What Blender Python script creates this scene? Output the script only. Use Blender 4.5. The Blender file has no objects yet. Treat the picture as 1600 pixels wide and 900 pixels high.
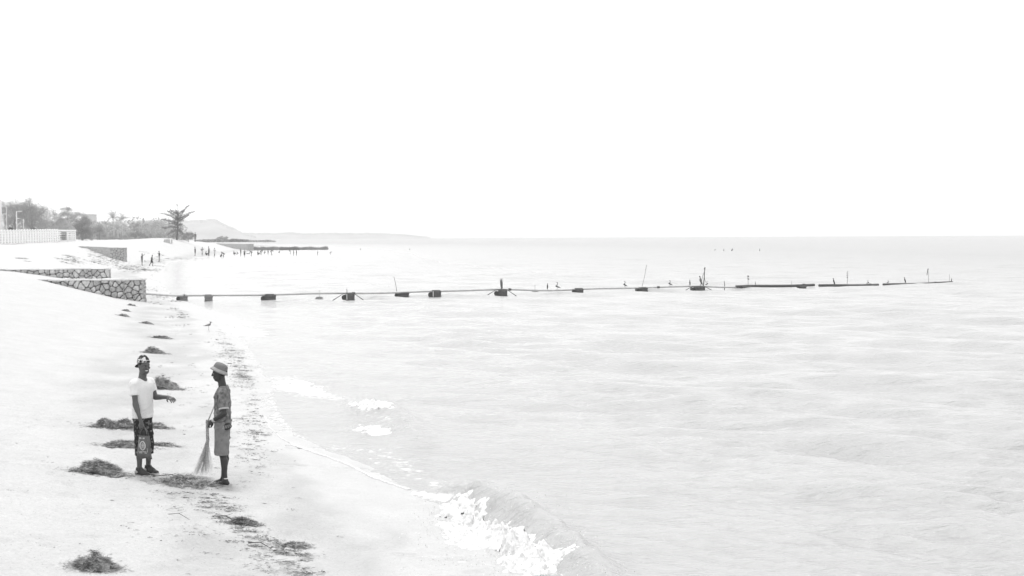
import bpy, math, random
import numpy as np
from mathutils import Matrix, Vector
SC = bpy.context.scene
COL = SC.collection
R = math.radians
rnd = random.Random(7)
rg = np.random.default_rng(7)

# ------------------------------------------------------------------ camera
CAM_H, F = 3.75, 2222.0            # eye height over the lake, focal length in photo pixels (1600 wide)
PITCH = math.atan((450 - 369.6) / F)
ROLL = 0.0048
CM = Matrix.Rotation(math.pi / 2 - PITCH, 4, 'X') @ Matrix.Rotation(-ROLL, 4, 'Z')
cam = bpy.data.cameras.new('camera')
cam.sensor_width = 36.0
cam.lens = F * 36.0 / 1600.0
cam.clip_start, cam.clip_end = 0.5, 40000
camo = bpy.data.objects.new('camera', cam)
camo.matrix_world = Matrix.Translation((0, 0, CAM_H)) @ CM
COL.objects.link(camo)
SC.camera = camo

# ------------------------------------------------------------------ world, sun, exposure
SUN_EL, SUN_AZ = R(72), R(-20)       # azimuth measured from +Y (away from camera) towards +X
w = bpy.data.worlds.new('World'); SC.world = w; w.use_nodes = True
nt = w.node_tree; nt.nodes.clear()
sky = nt.nodes.new('ShaderNodeTexSky'); sky.sky_type = 'NISHITA'; sky.sun_disc = False
sky.sun_elevation = SUN_EL; sky.sun_rotation = SUN_AZ
sky.air_density = 1.0; sky.dust_density = 1.0; sky.ozone_density = 1.0
bw = nt.nodes.new('ShaderNodeRGBToBW')
bg = nt.nodes.new('ShaderNodeBackground'); bg.inputs[1].default_value = 0.1
wo = nt.nodes.new('ShaderNodeOutputWorld')
veil = nt.nodes.new('ShaderNodeMath'); veil.operation = 'MULTIPLY_ADD'      # even overcast veil over the sky
veil.inputs[1].default_value = .2; veil.inputs[2].default_value = 10.6
nt.links.new(sky.outputs[0], bw.inputs[0]); nt.links.new(bw.outputs[0], veil.inputs[0]); nt.links.new(veil.outputs[0], bg.inputs[0]); nt.links.new(bg.outputs[0], wo.inputs[0])
sl = bpy.data.lights.new('sun', 'SUN'); sl.energy = 1.8; sl.angle = R(10); sl.color = (1, 1, 1)
so = bpy.data.objects.new('sun', sl)
sd = Vector((math.sin(SUN_AZ) * math.cos(SUN_EL), math.cos(SUN_AZ) * math.cos(SUN_EL), math.sin(SUN_EL)))
so.rotation_euler = sd.to_track_quat('Z', 'Y').to_euler()
COL.objects.link(so)
SC.view_settings.view_transform = 'Standard'; SC.view_settings.look = 'None'
SC.view_settings.exposure = 0.45; SC.view_settings.gamma = 1.0
SC.render.engine = 'CYCLES'
SC.cycles.max_bounces = 6; SC.cycles.diffuse_bounces = 3; SC.cycles.volume_bounces = 2
SC.cycles.transparent_max_bounces = 8
SC.cycles.use_denoising = True; SC.cycles.denoising_prefilter = 'ACCURATE'
HAZE = 0.00048

# ------------------------------------------------------------------ helpers
def ray(px, py):
    d = CM.to_3x3() @ Vector(((px - 800) / F, (450 - py) / F, -1))
    return d
def atz(px, py, z=0.0):
    d = ray(px, py); t = (z - CAM_H) / d.z
    return np.array([d.x * t, d.y * t, z])
def aty(px, py, Y):
    d = ray(px, py); t = Y / d.y
    return np.array([d.x * t, Y, CAM_H + d.z * t])
def tag(o, label=None, cat=None, group=None, kind=None):
    if label: o['label'] = label
    if cat: o['category'] = cat
    if group: o['group'] = group
    if kind: o['kind'] = kind
    return o
def empty(name, loc, label=None, cat=None, group=None, rz=0):
    o = bpy.data.objects.new(name, None); COL.objects.link(o)
    o.location = loc; o.rotation_euler = (0, 0, rz); o.empty_display_size = .2
    return tag(o, label, cat, group)
def mesh_np(name, V, Fc, mat=None, smooth=False, parent=None, attrs=None):
    """V (n,3); Fc = (m,4) or (m,3) array or list of arrays"""
    me = bpy.data.meshes.new(name)
    V = np.asarray(V, dtype=np.float32)
    if isinstance(Fc, np.ndarray):
        k = Fc.shape[1]; me.vertices.add(len(V)); me.vertices.foreach_set('co', V.ravel())
        me.loops.add(Fc.size); me.loops.foreach_set('vertex_index', Fc.astype(np.int32).ravel())
        me.polygons.add(len(Fc)); me.polygons.foreach_set('loop_start', np.arange(0, Fc.size, k, dtype=np.int32))
        me.polygons.foreach_set('loop_total', np.full(len(Fc), k, dtype=np.int32))
        me.update(calc_edges=True)
    else:
        me.from_pydata([tuple(v) for v in V], [], [list(f) for f in Fc]); me.update()
    if smooth: me.polygons.foreach_set('use_smooth', [True] * len(me.polygons))
    if attrs:
        for k_, a in attrs.items():
            at = me.attributes.new(k_, 'FLOAT', 'POINT'); at.data.foreach_set('value', np.asarray(a, dtype=np.float32))
    if mat: me.materials.append(mat)
    o = bpy.data.objects.new(name, me); COL.objects.link(o)
    if parent is not None: o.parent = parent
    return o
class MB:
    def __init__(s): s.v = []; s.f = []
    def add(s, V, Fc):
        n = len(s.v); s.v += [tuple(map(float, v)) for v in V]; s.f += [[n + i for i in f] for f in Fc]; return s
    def box(s, c, size, rz=0, jit=0, rx=0, ry=0):
        c = np.array(c, float); h = np.array(size, float) / 2
        M_ = (Matrix.Rotation(rz, 3, 'Z') @ Matrix.Rotation(ry, 3, 'Y') @ Matrix.Rotation(rx, 3, 'X'))
        V = []
        for x in (-1, 1):
            for y in (-1, 1):
                for z in (-1, 1):
                    p = Vector((x * h[0] + rnd.uniform(-jit, jit), y * h[1] + rnd.uniform(-jit, jit), z * h[2] + rnd.uniform(-jit, jit)))
                    V.append(np.array(M_ @ p) + c)
        return s.add(V, [(0, 1, 3, 2), (4, 6, 7, 5), (0, 4, 5, 1), (2, 3, 7, 6), (0, 2, 6, 4), (1, 5, 7, 3)])
    def tube(s, pts, rad, n=8, caps=True, flat=1.0):
        P = np.array(pts, float); m = len(P)
        rad = np.broadcast_to(np.array(rad, float), (m,)) if np.ndim(rad) else np.full(m, rad)
        T = np.gradient(P, axis=0); T /= np.linalg.norm(T, axis=1)[:, None] + 1e-9
        up = np.array([0, 0, 1.0]) if abs(T[0][2]) < .9 else np.array([1.0, 0, 0])
        V = []
        for i in range(m):
            a = np.cross(T[i], up); a /= np.linalg.norm(a) + 1e-9; b = np.cross(a, T[i])
            for k in range(n):
                t = 2 * math.pi * k / n
                V.append(P[i] + rad[i] * (math.cos(t) * a + flat * math.sin(t) * b))
        Fc = [(i * n + k, i * n + (k + 1) % n, (i + 1) * n + (k + 1) % n, (i + 1) * n + k) for i in range(m - 1) for k in range(n)]
        if caps: Fc += [tuple(range(n))[::-1], tuple((m - 1) * n + k for k in range(n))]
        return s.add(V, Fc)
    def build(s, name, mat, parent=None, smooth=False):
        return mesh_np(name, np.array(s.v), s.f, mat, smooth, parent)

# numpy noise -------------------------------------------------------
_tab = np.random.default_rng(3).random((256, 256)).astype(np.float32)
def vn(x, y):
    xi = np.floor(x).astype(int); yi = np.floor(y).astype(int); fx = x - xi; fy = y - yi
    fx = fx * fx * (3 - 2 * fx); fy = fy * fy * (3 - 2 * fy)
    a = _tab[xi & 255, yi & 255]; b = _tab[(xi + 1) & 255, yi & 255]; c = _tab[xi & 255, (yi + 1) & 255]; d = _tab[(xi + 1) & 255, (yi + 1) & 255]
    return (a * (1 - fx) + b * fx) * (1 - fy) + (c * (1 - fx) + d * fx) * fy - .5
def fbm(x, y, o=4, l=2.03, g=.5):
    s = 0; a = 1
    for i in range(o): s = s + a * vn(x * l ** i + 17.3 * i, y * l ** i + 9.1 * i); a *= g
    return s
def sst(a, b, x): t = np.clip((x - a) / (b - a), 0, 1); return t * t * (3 - 2 * t)

# materials ---------------------------------------------------------
MATS = {}
def mat(name, col, rough=.8, var=0.0, vscale=5.0, bump=0.0, bscale=30.0, col2=None, metallic=0, spec=.3, thr=None, objco=True):
    if name in MATS: return MATS[name]
    m = bpy.data.materials.new(name); m.use_nodes = True; n = m.node_tree; b = n.nodes['Principled BSDF']
    b.inputs['Roughness'].default_value = rough; b.inputs['Metallic'].default_value = metallic
    b.inputs['Specular IOR Level'].default_value = spec
    c = np.array([col] * 3 if np.isscalar(col) else col); b.inputs['Base Color'].default_value = (*c, 1)
    tc = n.nodes.new('ShaderNodeTexCoord')
    if var or col2 is not None:
        t = n.nodes.new('ShaderNodeTexNoise'); t.inputs['Scale'].default_value = vscale; t.inputs['Detail'].default_value = 6
        n.links.new(tc.outputs['Object'], t.inputs[0])
        r = n.nodes.new('ShaderNodeValToRGB')
        lo, hi = thr if thr else (.3, .7)
        r.color_ramp.elements[0].position = lo; r.color_ramp.elements[1].position = hi
        if col2 is None: c1, c2 = c * (1 - var), c * (1 + var)
        else: c1 = c; c2 = np.array([col2] * 3 if np.isscalar(col2) else col2)
        r.color_ramp.elements[0].color = (*c1, 1); r.color_ramp.elements[1].color = (*np.clip(c2, 0, 1), 1)
        n.links.new(t.outputs[0], r.inputs[0]); n.links.new(r.outputs[0], b.inputs['Base Color'])
    if bump:
        t2 = n.nodes.new('ShaderNodeTexNoise'); t2.inputs['Scale'].default_value = bscale; t2.inputs['Detail'].default_value = 5
        n.links.new(tc.outputs['Object'], t2.inputs[0])
        bp = n.nodes.new('ShaderNodeBump'); bp.inputs['Strength'].default_value = 1; bp.inputs['Distance'].default_value = bump
        n.links.new(t2.outputs[0], bp.inputs['Height']); n.links.new(bp.outputs[0], b.inputs['Normal'])
    MATS[name] = m
    return m
def N(m, typ, **kw):
    n = m.node_tree.nodes.new(typ)
    for k, v in kw.items(): setattr(n, k, v)
    return n
# ------------------------------------------------------------------ terrain
SY = np.array([-300, -60, 0, 16.2, 20.6, 22.3, 25.8, 30, 36.5, 48, 71, 86, 93, 110, 130, 146, 208, 260, 308, 340, 438, 480, 560, 700, 900, 1200, 3000])
SX = np.array([90, 22, 4, 0, -1.1, -2.0, -3.9, -5.0, -6.3, -8.9, -14.7, -20, -22.5, -27, -33, -37, -50.5, -57, -61.5, -66, -81, -90, -108, -150, -260, -400, -1300.])
_sy = np.arange(-300, 3000, 1.0); _sx = np.interp(_sy, SY, SX)
for _ in range(2): _sx = np.convolve(np.pad(_sx, 2, mode='edge'), np.ones(5) / 5, 'valid')
def shore(y): return np.interp(y, _sy, _sx)
PD = [-400, -60, -20, -8, -2, 0, 2.4, 4.3, 6.0, 8.7, 10.5, 14, 20, 30, 60, 400]
PN = [-9, -4, -1.6, -.7, -.17, 0, .13, .30, .52, 1.0, 1.3, 1.8, 2.4, 3.0, 3.4, 4.0]
PF = [-9, -4, -1.6, -.7, -.17, 0, .17, .42, .85, 1.55, 1.9, 2.3, 2.75, 3.05, 3.4, 4.0]
def T(x, y, fine=True):
    x = np.asarray(x, float); y = np.asarray(y, float)
    d = (shore(y) - x) * .96
    # small irregularities of the waterline
    z = np.interp(d, PD, PN) * (1 - sst(35, 70, y)) + np.interp(d, PD, PF) * sst(35, 70, y)
    land = sst(2, 6, d)
    z = z * (1 - .27 * land * sst(84, 92, y) * (1 - sst(125, 165, y)))
    z = z + 1.7 * np.exp(-(((x + 72) / 12) ** 2 + ((y - 300) / 26) ** 2)) * sst(0, 6, d)
    z = z + .5 * fbm(x / 14, y / 14, 3) * sst(3, 14, d) * sst(60, 100, y)
    if fine:
        z = z + .05 * fbm(x / 2.5 + 3, y / 2.5, 3) * sst(1, 5, d)
        near = 1 - sst(30, 60, y)
        z = z + .022 * np.minimum(fbm(x / .32, y / .32, 3), .12) * sst(2.2, 4.5, d) * near
    return z
def dshore(x, y): return (shore(np.asarray(y, float)) - x) * .96
def hit(px, py):
    """point of the beach seen at a photo pixel"""
    d = ray(px, py); t = np.geomspace(8, 1200, 1600)
    zz = CAM_H + d.z * t - T(d.x * t, d.y * t, False)
    i = np.argmax(zz < 0)
    if zz[i] >= 0: i = len(t) - 1
    t0 = t[i - 1] + (t[i] - t[i - 1]) * zz[i - 1] / (zz[i - 1] - zz[i] + 1e-9)
    x, y = d.x * t0, d.y * t0
    return np.array([x, y, float(T(x, y))])

rows = np.concatenate([np.linspace(-260, -10, 14), np.linspace(-8, 9, 18), np.geomspace(9.3, 130, 620), np.geomspace(131, 2400, 150)])
dcol = np.concatenate([-np.geomspace(300, 3, 22), np.linspace(-2.9, -1.0, 12), np.linspace(-.95, 13.5, 260), np.geomspace(13.6, 60, 70), np.geomspace(62, 2500, 36)])
Yg, Dg = np.meshgrid(rows, dcol, indexing='ij')
Xg = shore(Yg) - Dg / .96
Zg = T(Xg, Yg)
nr, nc = Xg.shape
idx = np.arange(nr * nc).reshape(nr, nc)
Q = np.stack([idx[:-1, :-1], idx[:-1, 1:], idx[1:, 1:], idx[1:, :-1]], -1).reshape(-1, 4)
dd = dshore(Xg, Yg) + .9 * fbm(Xg / 1.3, Yg / 2.2, 3) + .5 * fbm(Xg / 7, Yg / 9, 2)
fr = np.random.default_rng(5)
for k in range(420):                       # footprints and broom scuffs pressed into the near sand
    if k % 7 == 0: fy = fr.uniform(13, 34); fd = fr.uniform(1.6, 7.5); fh = fr.uniform(0, 6.28)
    fy += .62 * math.cos(fh); fd += .62 * math.sin(fh) * .9; fh += fr.normal(0, .15)
    if not (12 < fy < 40): continue
    fx = float(shore(fy)) - fd / .96
    m_ = (np.abs(Yg - fy) < .5) & (np.abs(Xg - fx) < .5)
    ux, uy = Xg[m_] - fx + (.09 if k % 2 else -.09) * math.cos(fh), Yg[m_] - fy; a_ = ux * math.sin(-fh) + uy * math.cos(fh); b_ = ux * math.cos(fh) + uy * math.sin(fh)
    q_ = (a_ / .16) ** 2 + (b_ / .075) ** 2
    Zg[m_] += -.030 * np.exp(-q_ * 1.1) + .014 * np.exp(-(q_ - 2.4) ** 2)
wet = 1 - sst(1.2, 2.6, dd)
msand = bpy.data.materials.new('beach_sand'); msand.use_nodes = True
def sand_material(m):
    nt = m.node_tree; L = nt.links; b = nt.nodes['Principled BSDF']
    geo = N(m, 'ShaderNodeNewGeometry'); wa = N(m, 'ShaderNodeAttribute', attribute_name='wet'); ha = N(m, 'ShaderNodeAttribute', attribute_name='damp')
    def noise(s, det=4, rough=.6):
        t = N(m, 'ShaderNodeTexNoise'); t.inputs['Scale'].default_value = s; t.inputs['Detail'].default_value = det; t.inputs['Roughness'].default_value = rough
        L.new(geo.outputs['Position'], t.inputs[0]); return t
    n1 = noise(1.3, 8, .7); n2 = noise(9, 5, .7); n3 = noise(28, 5, .8)
    def mr(inp, a, b_, c, d):
        r = N(m, 'ShaderNodeMapRange'); L.new(inp, r.inputs[0])
        for i, v in enumerate((a, b_, c, d)): r.inputs[i + 1].default_value = v
        return r.outputs[0]
    def mul(a, b_):
        r = N(m, 'ShaderNodeMath', operation='MULTIPLY'); L.new(a, r.inputs[0])
        if hasattr(b_, 'node'): L.new(b_, r.inputs[1])
        else: r.inputs[1].default_value = b_
        return r.outputs[0]
    c = mul(mul(mr(n1.outputs[0], .3, .7, .93, 1.05), mr(n2.outputs[0], .3, .7, .95, 1.05)), mr(n3.outputs[0], .3, .72, .82, 1.08))
    c = mul(c, mr(ha.outputs['Fac'], 0, 1, 1, .81))
    c = mul(c, mr(wa.outputs['Fac'], 0, 1, 1, .84))
    # sparse dark grains and shell specks
    v = N(m, 'ShaderNodeTexVoronoi'); v.inputs['Scale'].default_value = 14; L.new(geo.outputs['Position'], v.inputs[0])
    sp = mr(v.outputs['Distance'], .06, .12, .35, 1)
    c = mul(c, sp)
    c = mul(c, SAND)
    cc = N(m, 'ShaderNodeCombineColor')
    for i in range(3): L.new(c, cc.inputs[i])
    L.new(cc.outputs[0], b.inputs['Base Color'])
    L.new(mr(wa.outputs['Fac'], 0, 1, .95, .42), b.inputs['Roughness'])
    b.inputs['Specular IOR Level'].default_value = .22
    bp = N(m, 'ShaderNodeBump'); bp.inputs['Distance'].default_value = .045
    L.new(mr(wa.outputs['Fac'], 0, .6, .9, .03), bp.inputs['Strength'])
    ad = N(m, 'ShaderNodeMath', operation='MULTIPLY_ADD'); L.new(n3.outputs[0], ad.inputs[0]); ad.inputs[1].default_value = .35
    L.new(n2.outputs[0], ad.inputs[2]); L.new(ad.outputs[0], bp.inputs['Height']); L.new(bp.outputs[0], b.inputs['Normal'])
SAND = .485
sand_material(msand)
# band of damp, trampled sand with fine litter along the wrack line
damp = sst(1.1, 1.5, dd) * (1 - sst(3.0, 4.8, dd)) * np.clip(.75 + 1.2 * fbm(Xg / .9, Yg / 2.0, 4), 0, 1)
tag(mesh_np('sand_beach', np.stack([Xg, Yg, Zg], -1).reshape(-1, 3), Q[:, ::-1], msand, True, attrs={'wet': wet.ravel(), 'damp': damp.ravel()}),
    'pale dry sand beach sloping down to the lake', kind='structure')

# ------------------------------------------------------------------ lake
ang = np.concatenate([np.linspace(-88, -31, 24), np.linspace(-30, 30, 560), np.linspace(31, 88, 24)]) * math.pi / 180
rad = np.concatenate([np.linspace(1.5, 8.5, 8), np.geomspace(9, 420, 640), np.geomspace(430, 3900, 50)])
Rg, Ag = np.meshgrid(rad, ang, indexing='ij')
WX = Rg * np.sin(Ag); WY = Rg * np.cos(Ag)
dr = np.gradient(Rg, axis=0)
H = np.zeros_like(WX)
wr = np.random.default_rng(11)
main = R(213)                    # travelling towards the beach and the camera
for i in range(90):
    lam = 0.30 * (11 / .30) ** wr.random()
    th = main + wr.normal(0, .42); k = 2 * math.pi / lam
    a = .0072 * lam ** .38
    a = a * np.clip((lam / dr - 2.2) / 2.5, 0, 1)
    px_, py_ = math.sin(th), math.cos(th)
    ph = k * (WX * px_ + WY * py_) + wr.random() * 6.28 + .9 * vn(WX / (lam * 3), WY / (lam * 3) + i)
    H += a * (np.sin(ph) + .25 * np.cos(2 * ph))
for lam, a, th in ((3.1, .020, 219), (4.4, .030, 224), (6.3, .036, 215), (9.0, .03, 221)):   # longer swell running obliquely to the beach
    th = R(th); k = 2 * math.pi / lam; grp = np.clip(.35 + 1.7 * vn(WX / (lam * 2.4) + lam, WY / (lam * 3.1)), 0, 1)
    s_ = np.sin(k * (WX * math.sin(th) + WY * math.cos(th)) + lam + 1.2 * vn(WX / 6 + lam, WY / 6)); H += a * grp * (s_ + .3 * s_ * s_) * np.clip((lam / dr - 2.2) / 2.5, 0, 1)
H += .030 * fbm(WX / 3.1 + 5, WY / 1.9, 3) * (1 - sst(100, 300, Rg))
dw = -dshore(WX, WY)
H *= .12 + .88 * sst(.3, 9, dw)
H *= 1 - .45 * sst(150, 900, Rg)
# swell lines steepening towards the beach
def seg_dist(x, y, pts):
    best = np.full(x.shape, 1e9); sgn = np.zeros(x.shape); tt = np.zeros(x.shape)
    for i in range(len(pts) - 1):
        ax, ay = pts[i][:2]; bx, by = pts[i + 1][:2]; ux, uy = bx - ax, by - ay; l2 = ux * ux + uy * uy
        t = np.clip(((x - ax) * ux + (y - ay) * uy) / l2, 0, 1)
        ex = x - ax - t * ux; ey = y - ay - t * uy; D = np.hypot(ex, ey); m = D < best
        best = np.where(m, D, best); sgn = np.where(m, np.sign(ux * ey - uy * ex), sgn); tt = np.where(m, (i + t) / (len(pts) - 1), tt)
    return best, sgn, tt
def P0(l): return [atz(a, b, 0) for a, b in l]
foam = np.zeros_like(WX)
BRK = P0([(690, 772), (742, 782), (800, 806), (848, 836), (890, 868), (940, 910)])
BRK2 = P0([(556, 632), (600, 640), (640, 668), (660, 690)])
BRK3 = P0([(400, 520), (470, 560), (530, 590), (575, 612)])
for pts, hgt, wd, fw in ((BRK, .33, .30, .75), (BRK2, .17, .38, .45), (BRK3, .05, .6, .5)):
    D, sg, t = seg_dist(WX, WY, pts)
    env = np.sin(np.clip(t, 0.02, .98) * math.pi) ** .4
    H += hgt * np.exp(-(D / wd) ** 2) * env * (1 + .5 * fbm(WX * 3, WY * 3, 2))
for pl, wdt, st in (([(455, 694), (520, 700), (590, 705), (650, 740)], .35, .40), ([(440, 590), (480, 610), (520, 622)], .7, .46),
                    ([(380, 512), (420, 535), (470, 590)], .8, .22), ([(548, 634), (565, 642), (600, 660), (585, 680)], .22, .34),
                    ([(700, 790), (735, 830), (800, 868), (850, 900)], .40, .34), ([(770, 790), (830, 840), (880, 880)], .15, .2),
                    ([(290, 478), (330, 492), (370, 508)], 1.2, .5), ([(640, 770), (700, 785)], .1, .9), ([(240, 440), (300, 436), (340, 470)], 3, .25),
                    ([(480, 560), (560, 580)], .25, .3), ([(600, 720), (700, 770)], .3, .35)):
    D, sg, t = seg_dist(WX, WY, P0(pl)); foam = np.maximum(foam, st * np.exp(-(D / wdt) ** 2))
foam = np.maximum(foam, .42 * (1 - sst(.02, .07, dw)) * (WY > 14) * (WY < 120))
nr, nc = WX.shape; idx = np.arange(nr * nc).reshape(nr, nc)
Q = np.stack([idx[:-1, :-1], idx[1:, :-1], idx[1:, 1:], idx[:-1, 1:]], -1).reshape(-1, 4)
mw = bpy.data.materials.new('lake_water'); mw.use_nodes = True
def water_material(m):
    nt = m.node_tree; L = nt.links; b = nt.nodes['Principled BSDF']
    geo = N(m, 'ShaderNodeNewGeometry'); fa = N(m, 'ShaderNodeAttribute', attribute_name='foam')
    mp = N(m, 'ShaderNodeMapping'); L.new(geo.outputs['Position'], mp.inputs[0]); mp.inputs['Rotation'].default_value = (0, 0, R(-22)); mp.inputs['Scale'].default_value = (.7, 1.5, 1)
    def noise(s, det, src):
        t = N(m, 'ShaderNodeTexNoise'); t.inputs['Scale'].default_value = s; t.inputs['Detail'].default_value = det; L.new(src, t.inputs[0]); return t.outputs[0]
    n1 = noise(1.0, 9, mp.outputs[0]); n1.node.inputs['Roughness'].default_value = .60; n2 = noise(.25, 3, mp.outputs[0]); f1 = noise(5.5, 7, geo.outputs['Position'])
    bp = N(m, 'ShaderNodeBump'); bp.inputs['Strength'].default_value = 1; bp.inputs['Distance'].default_value = .30
    L.new(n1, bp.inputs['Height']); L.new(bp.outputs[0], b.inputs['Normal'])
    # foam lace
    s1 = N(m, 'ShaderNodeMath', operation='MULTIPLY_ADD'); L.new(f1, s1.inputs[0]); s1.inputs[1].default_value = 1.5; s1.inputs[2].default_value = -.75
    s2 = N(m, 'ShaderNodeMath', operation='ADD'); L.new(s1.outputs[0], s2.inputs[0]); L.new(fa.outputs['Fac'], s2.inputs[1])
    r = N(m, 'ShaderNodeMapRange', interpolation_type='SMOOTHSTEP'); L.new(s2.outputs[0], r.inputs[0]); r.inputs[1].default_value = .32; r.inputs[2].default_value = .85
    mx = N(m, 'ShaderNodeMix', data_type='RGBA'); L.new(r.outputs[0], mx.inputs[0])
    r2 = N(m, 'ShaderNodeMapRange'); L.new(n2, r2.inputs[0]); r2.inputs[1].default_value = .3; r2.inputs[2].default_value = .7; r2.inputs[3].default_value = .97; r2.inputs[4].default_value = 1.03
    oa = N(m, 'ShaderNodeAttribute', attribute_name='open_water'); od = N(m, 'ShaderNodeMapRange'); L.new(oa.outputs['Fac'], od.inputs[0]); od.inputs[3].default_value = WATER; od.inputs[4].default_value = WATER * .85
    pr = N(m, 'ShaderNodeMath', operation='MULTIPLY'); L.new(r2.outputs[0], pr.inputs[0]); L.new(od.outputs[0], pr.inputs[1])
    ro = N(m, 'ShaderNodeMapRange'); L.new(oa.outputs['Fac'], ro.inputs[0]); ro.inputs[3].default_value = .13; ro.inputs[4].default_value = .46
    cc = N(m, 'ShaderNodeCombineColor')
    for i in range(3): L.new(pr.outputs[0], cc.inputs[i])
    L.new(cc.outputs[0], mx.inputs[6]); mx.inputs[7].default_value = (.68, .68, .68, 1)
    L.new(mx.outputs[2], b.inputs['Base Color'])
    rr = N(m, 'ShaderNodeMapRange'); L.new(r.outputs[0], rr.inputs[0]); L.new(ro.outputs[0], rr.inputs[3]); rr.inputs[4].default_value = .8
    L.new(rr.outputs[0], b.inputs['Roughness']); b.inputs['IOR'].default_value = 1.33; b.inputs['Specular IOR Level'].default_value = .50
WATER = .36
water_material(mw)
tag(mesh_np('lake_water', np.stack([WX, WY, H], -1).reshape(-1, 3), Q[:, ::-1], mw, True, attrs={'foam': foam.ravel(), 'open_water': (np.clip((dw - 6) / 130, 0, 1) ** .6).ravel()}),
    'open pale lake with low wind waves reaching the horizon', kind='structure')

# ------------------------------------------------------------------ haze
mh = bpy.data.materials.new('haze_air'); mh.use_nodes = True; n_ = mh.node_tree; n_.nodes.clear()
pv = n_.nodes.new('ShaderNodeVolumePrincipled'); pv.inputs['Color'].default_value = (.73, .73, .73, 1); pv.inputs['Density'].default_value = HAZE; pv.inputs['Anisotropy'].default_value = .2
on = n_.nodes.new('ShaderNodeOutputMaterial'); n_.links.new(pv.outputs[0], on.inputs['Volume'])
hz = MB().box((0, 0, 14), (8000, 8000, 50)).build('haze', mh); tag(hz, 'pale haze over the lake and the far shore', kind='stuff')
# ------------------------------------------------------------------ materials of the built things
m_stone = mat('wall_stone', .36, .9, .35, 9, .03, 26)
m_stone2 = mat('wall_stone_pale', .50, .9, .25, 9, .03, 26)
m_mortar = mat('dark_joint', .085, .95)
m_cap = mat('pale_coping', .62, .9, .10, 5, .01, 30)
m_wood = mat('weathered_wood', .13, .85, .35, 9, .004, 60)
m_dark = mat('dark_wet_wood', .035, .7, .3, 10)
m_pipe = mat('grey_pipe', .40, .5, .12, 3)
m_pipe2 = mat('dark_pipe', .055, .5, .2, 3)
m_white = mat('white_paint', .75, .6, .05, 4)
m_cloth = mat('flag_cloth', .10, .9)
m_clothp = mat('pale_cloth', .5, .9)
m_bark = mat('bark', .09, .9, .3, 5)
m_barkp = mat('pale_bark', .35, .9, .2, 5)

# ------------------------------------------------------------------ stone walls
def clip_poly(P, a, n):
    out = []
    for i in range(len(P)):
        p, q = P[i], P[(i + 1) % len(P)]; dp, dq = np.dot(p - a, n), np.dot(q - a, n)
        if dp <= 0: out.append(p)
        if dp * dq < 0: out.append(p + (q - p) * dp / (dp - dq))
    return out
def stones(W, Hh, s, gap, rr):
    """irregular stone outlines filling a W x H rectangle, mean size s"""
    sites = []; want = int(W * Hh / (s * s * .52)) + 2
    for k in range(want * 12):
        q = np.array([rr.uniform(-.1 * s, W + .1 * s), rr.uniform(0, Hh)]); md = s * rr.choice((.38, .55, .75, .95))
        if all(np.hypot((q[0] - p_[0]) * .85, q[1] - p_[1]) > md for p_ in sites): sites.append(q)
        if len(sites) > want: break
    out = []
    for i, a in enumerate(sites):
        P = [np.array(p, float) for p in ((0, 0), (W, 0), (W, Hh), (0, Hh))]
        for j, b in enumerate(sites):
            if i == j or np.hypot(*(a - b)) > s * 3.2: continue
            P = clip_poly(P, (a + b) / 2 - (b - a) / np.hypot(*(b - a)) * gap / 2, b - a)
            if len(P) < 3: break
        if len(P) < 3: continue
        P = np.array(P); c = P.mean(0)
        if (P.max(0) - P.min(0)).min() < gap * 1.5: continue
        # drop near-duplicate corners
        P = np.array([p for k, p in enumerate(P) if np.hypot(*(p - P[k - 1])) > s * .06])
        if len(P) >= 3: out.append(P)
    return out
def stone_mesh(P, dep, rr):
    """bulging stone with chamfered rim; local x along wall, z up, y into the wall (face at y=0)"""
    c = P.mean(0); n = len(P); sz = (P.max(0) - P.min(0)).min()
    Q1 = []
    for k in range(n):                      # cut corners so the outline is rounded
        a, b, d = P[k - 1], P[k], P[(k + 1) % n]
        Q1 += [b + (a - b) * .2, b + (d - b) * .2]
    Q1 = np.array(Q1); m = len(Q1); o = sz * .10
    out = rr.uniform(0, .05); tilt = np.array([rr.uniform(-.12, .12), rr.uniform(-.12, .12)])
    V = [(*q_, 0) for q_ in Q1]; V = [(q_[0], dep, q_[1]) for q_ in Q1]
    V += [(q_[0], .025, q_[1]) for q_ in Q1]
    Q2 = c + (Q1 - c) * (1 - 2 * o / sz * .8)
    V += [(q_[0], -.012 - out + np.dot(q_ - c, tilt), q_[1]) for q_ in Q2]
    V += [(c[0], -.035 - out, c[1])]
    Fc = []
    for r_ in range(2):
        for k in range(m): Fc.append((r_ * m + k, r_ * m + (k + 1) % m, (r_ + 1) * m + (k + 1) % m, (r_ + 1) * m + k))
    for k in range(m): Fc.append((2 * m + k, 2 * m + (k + 1) % m, 3 * m))
    return V, Fc
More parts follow.
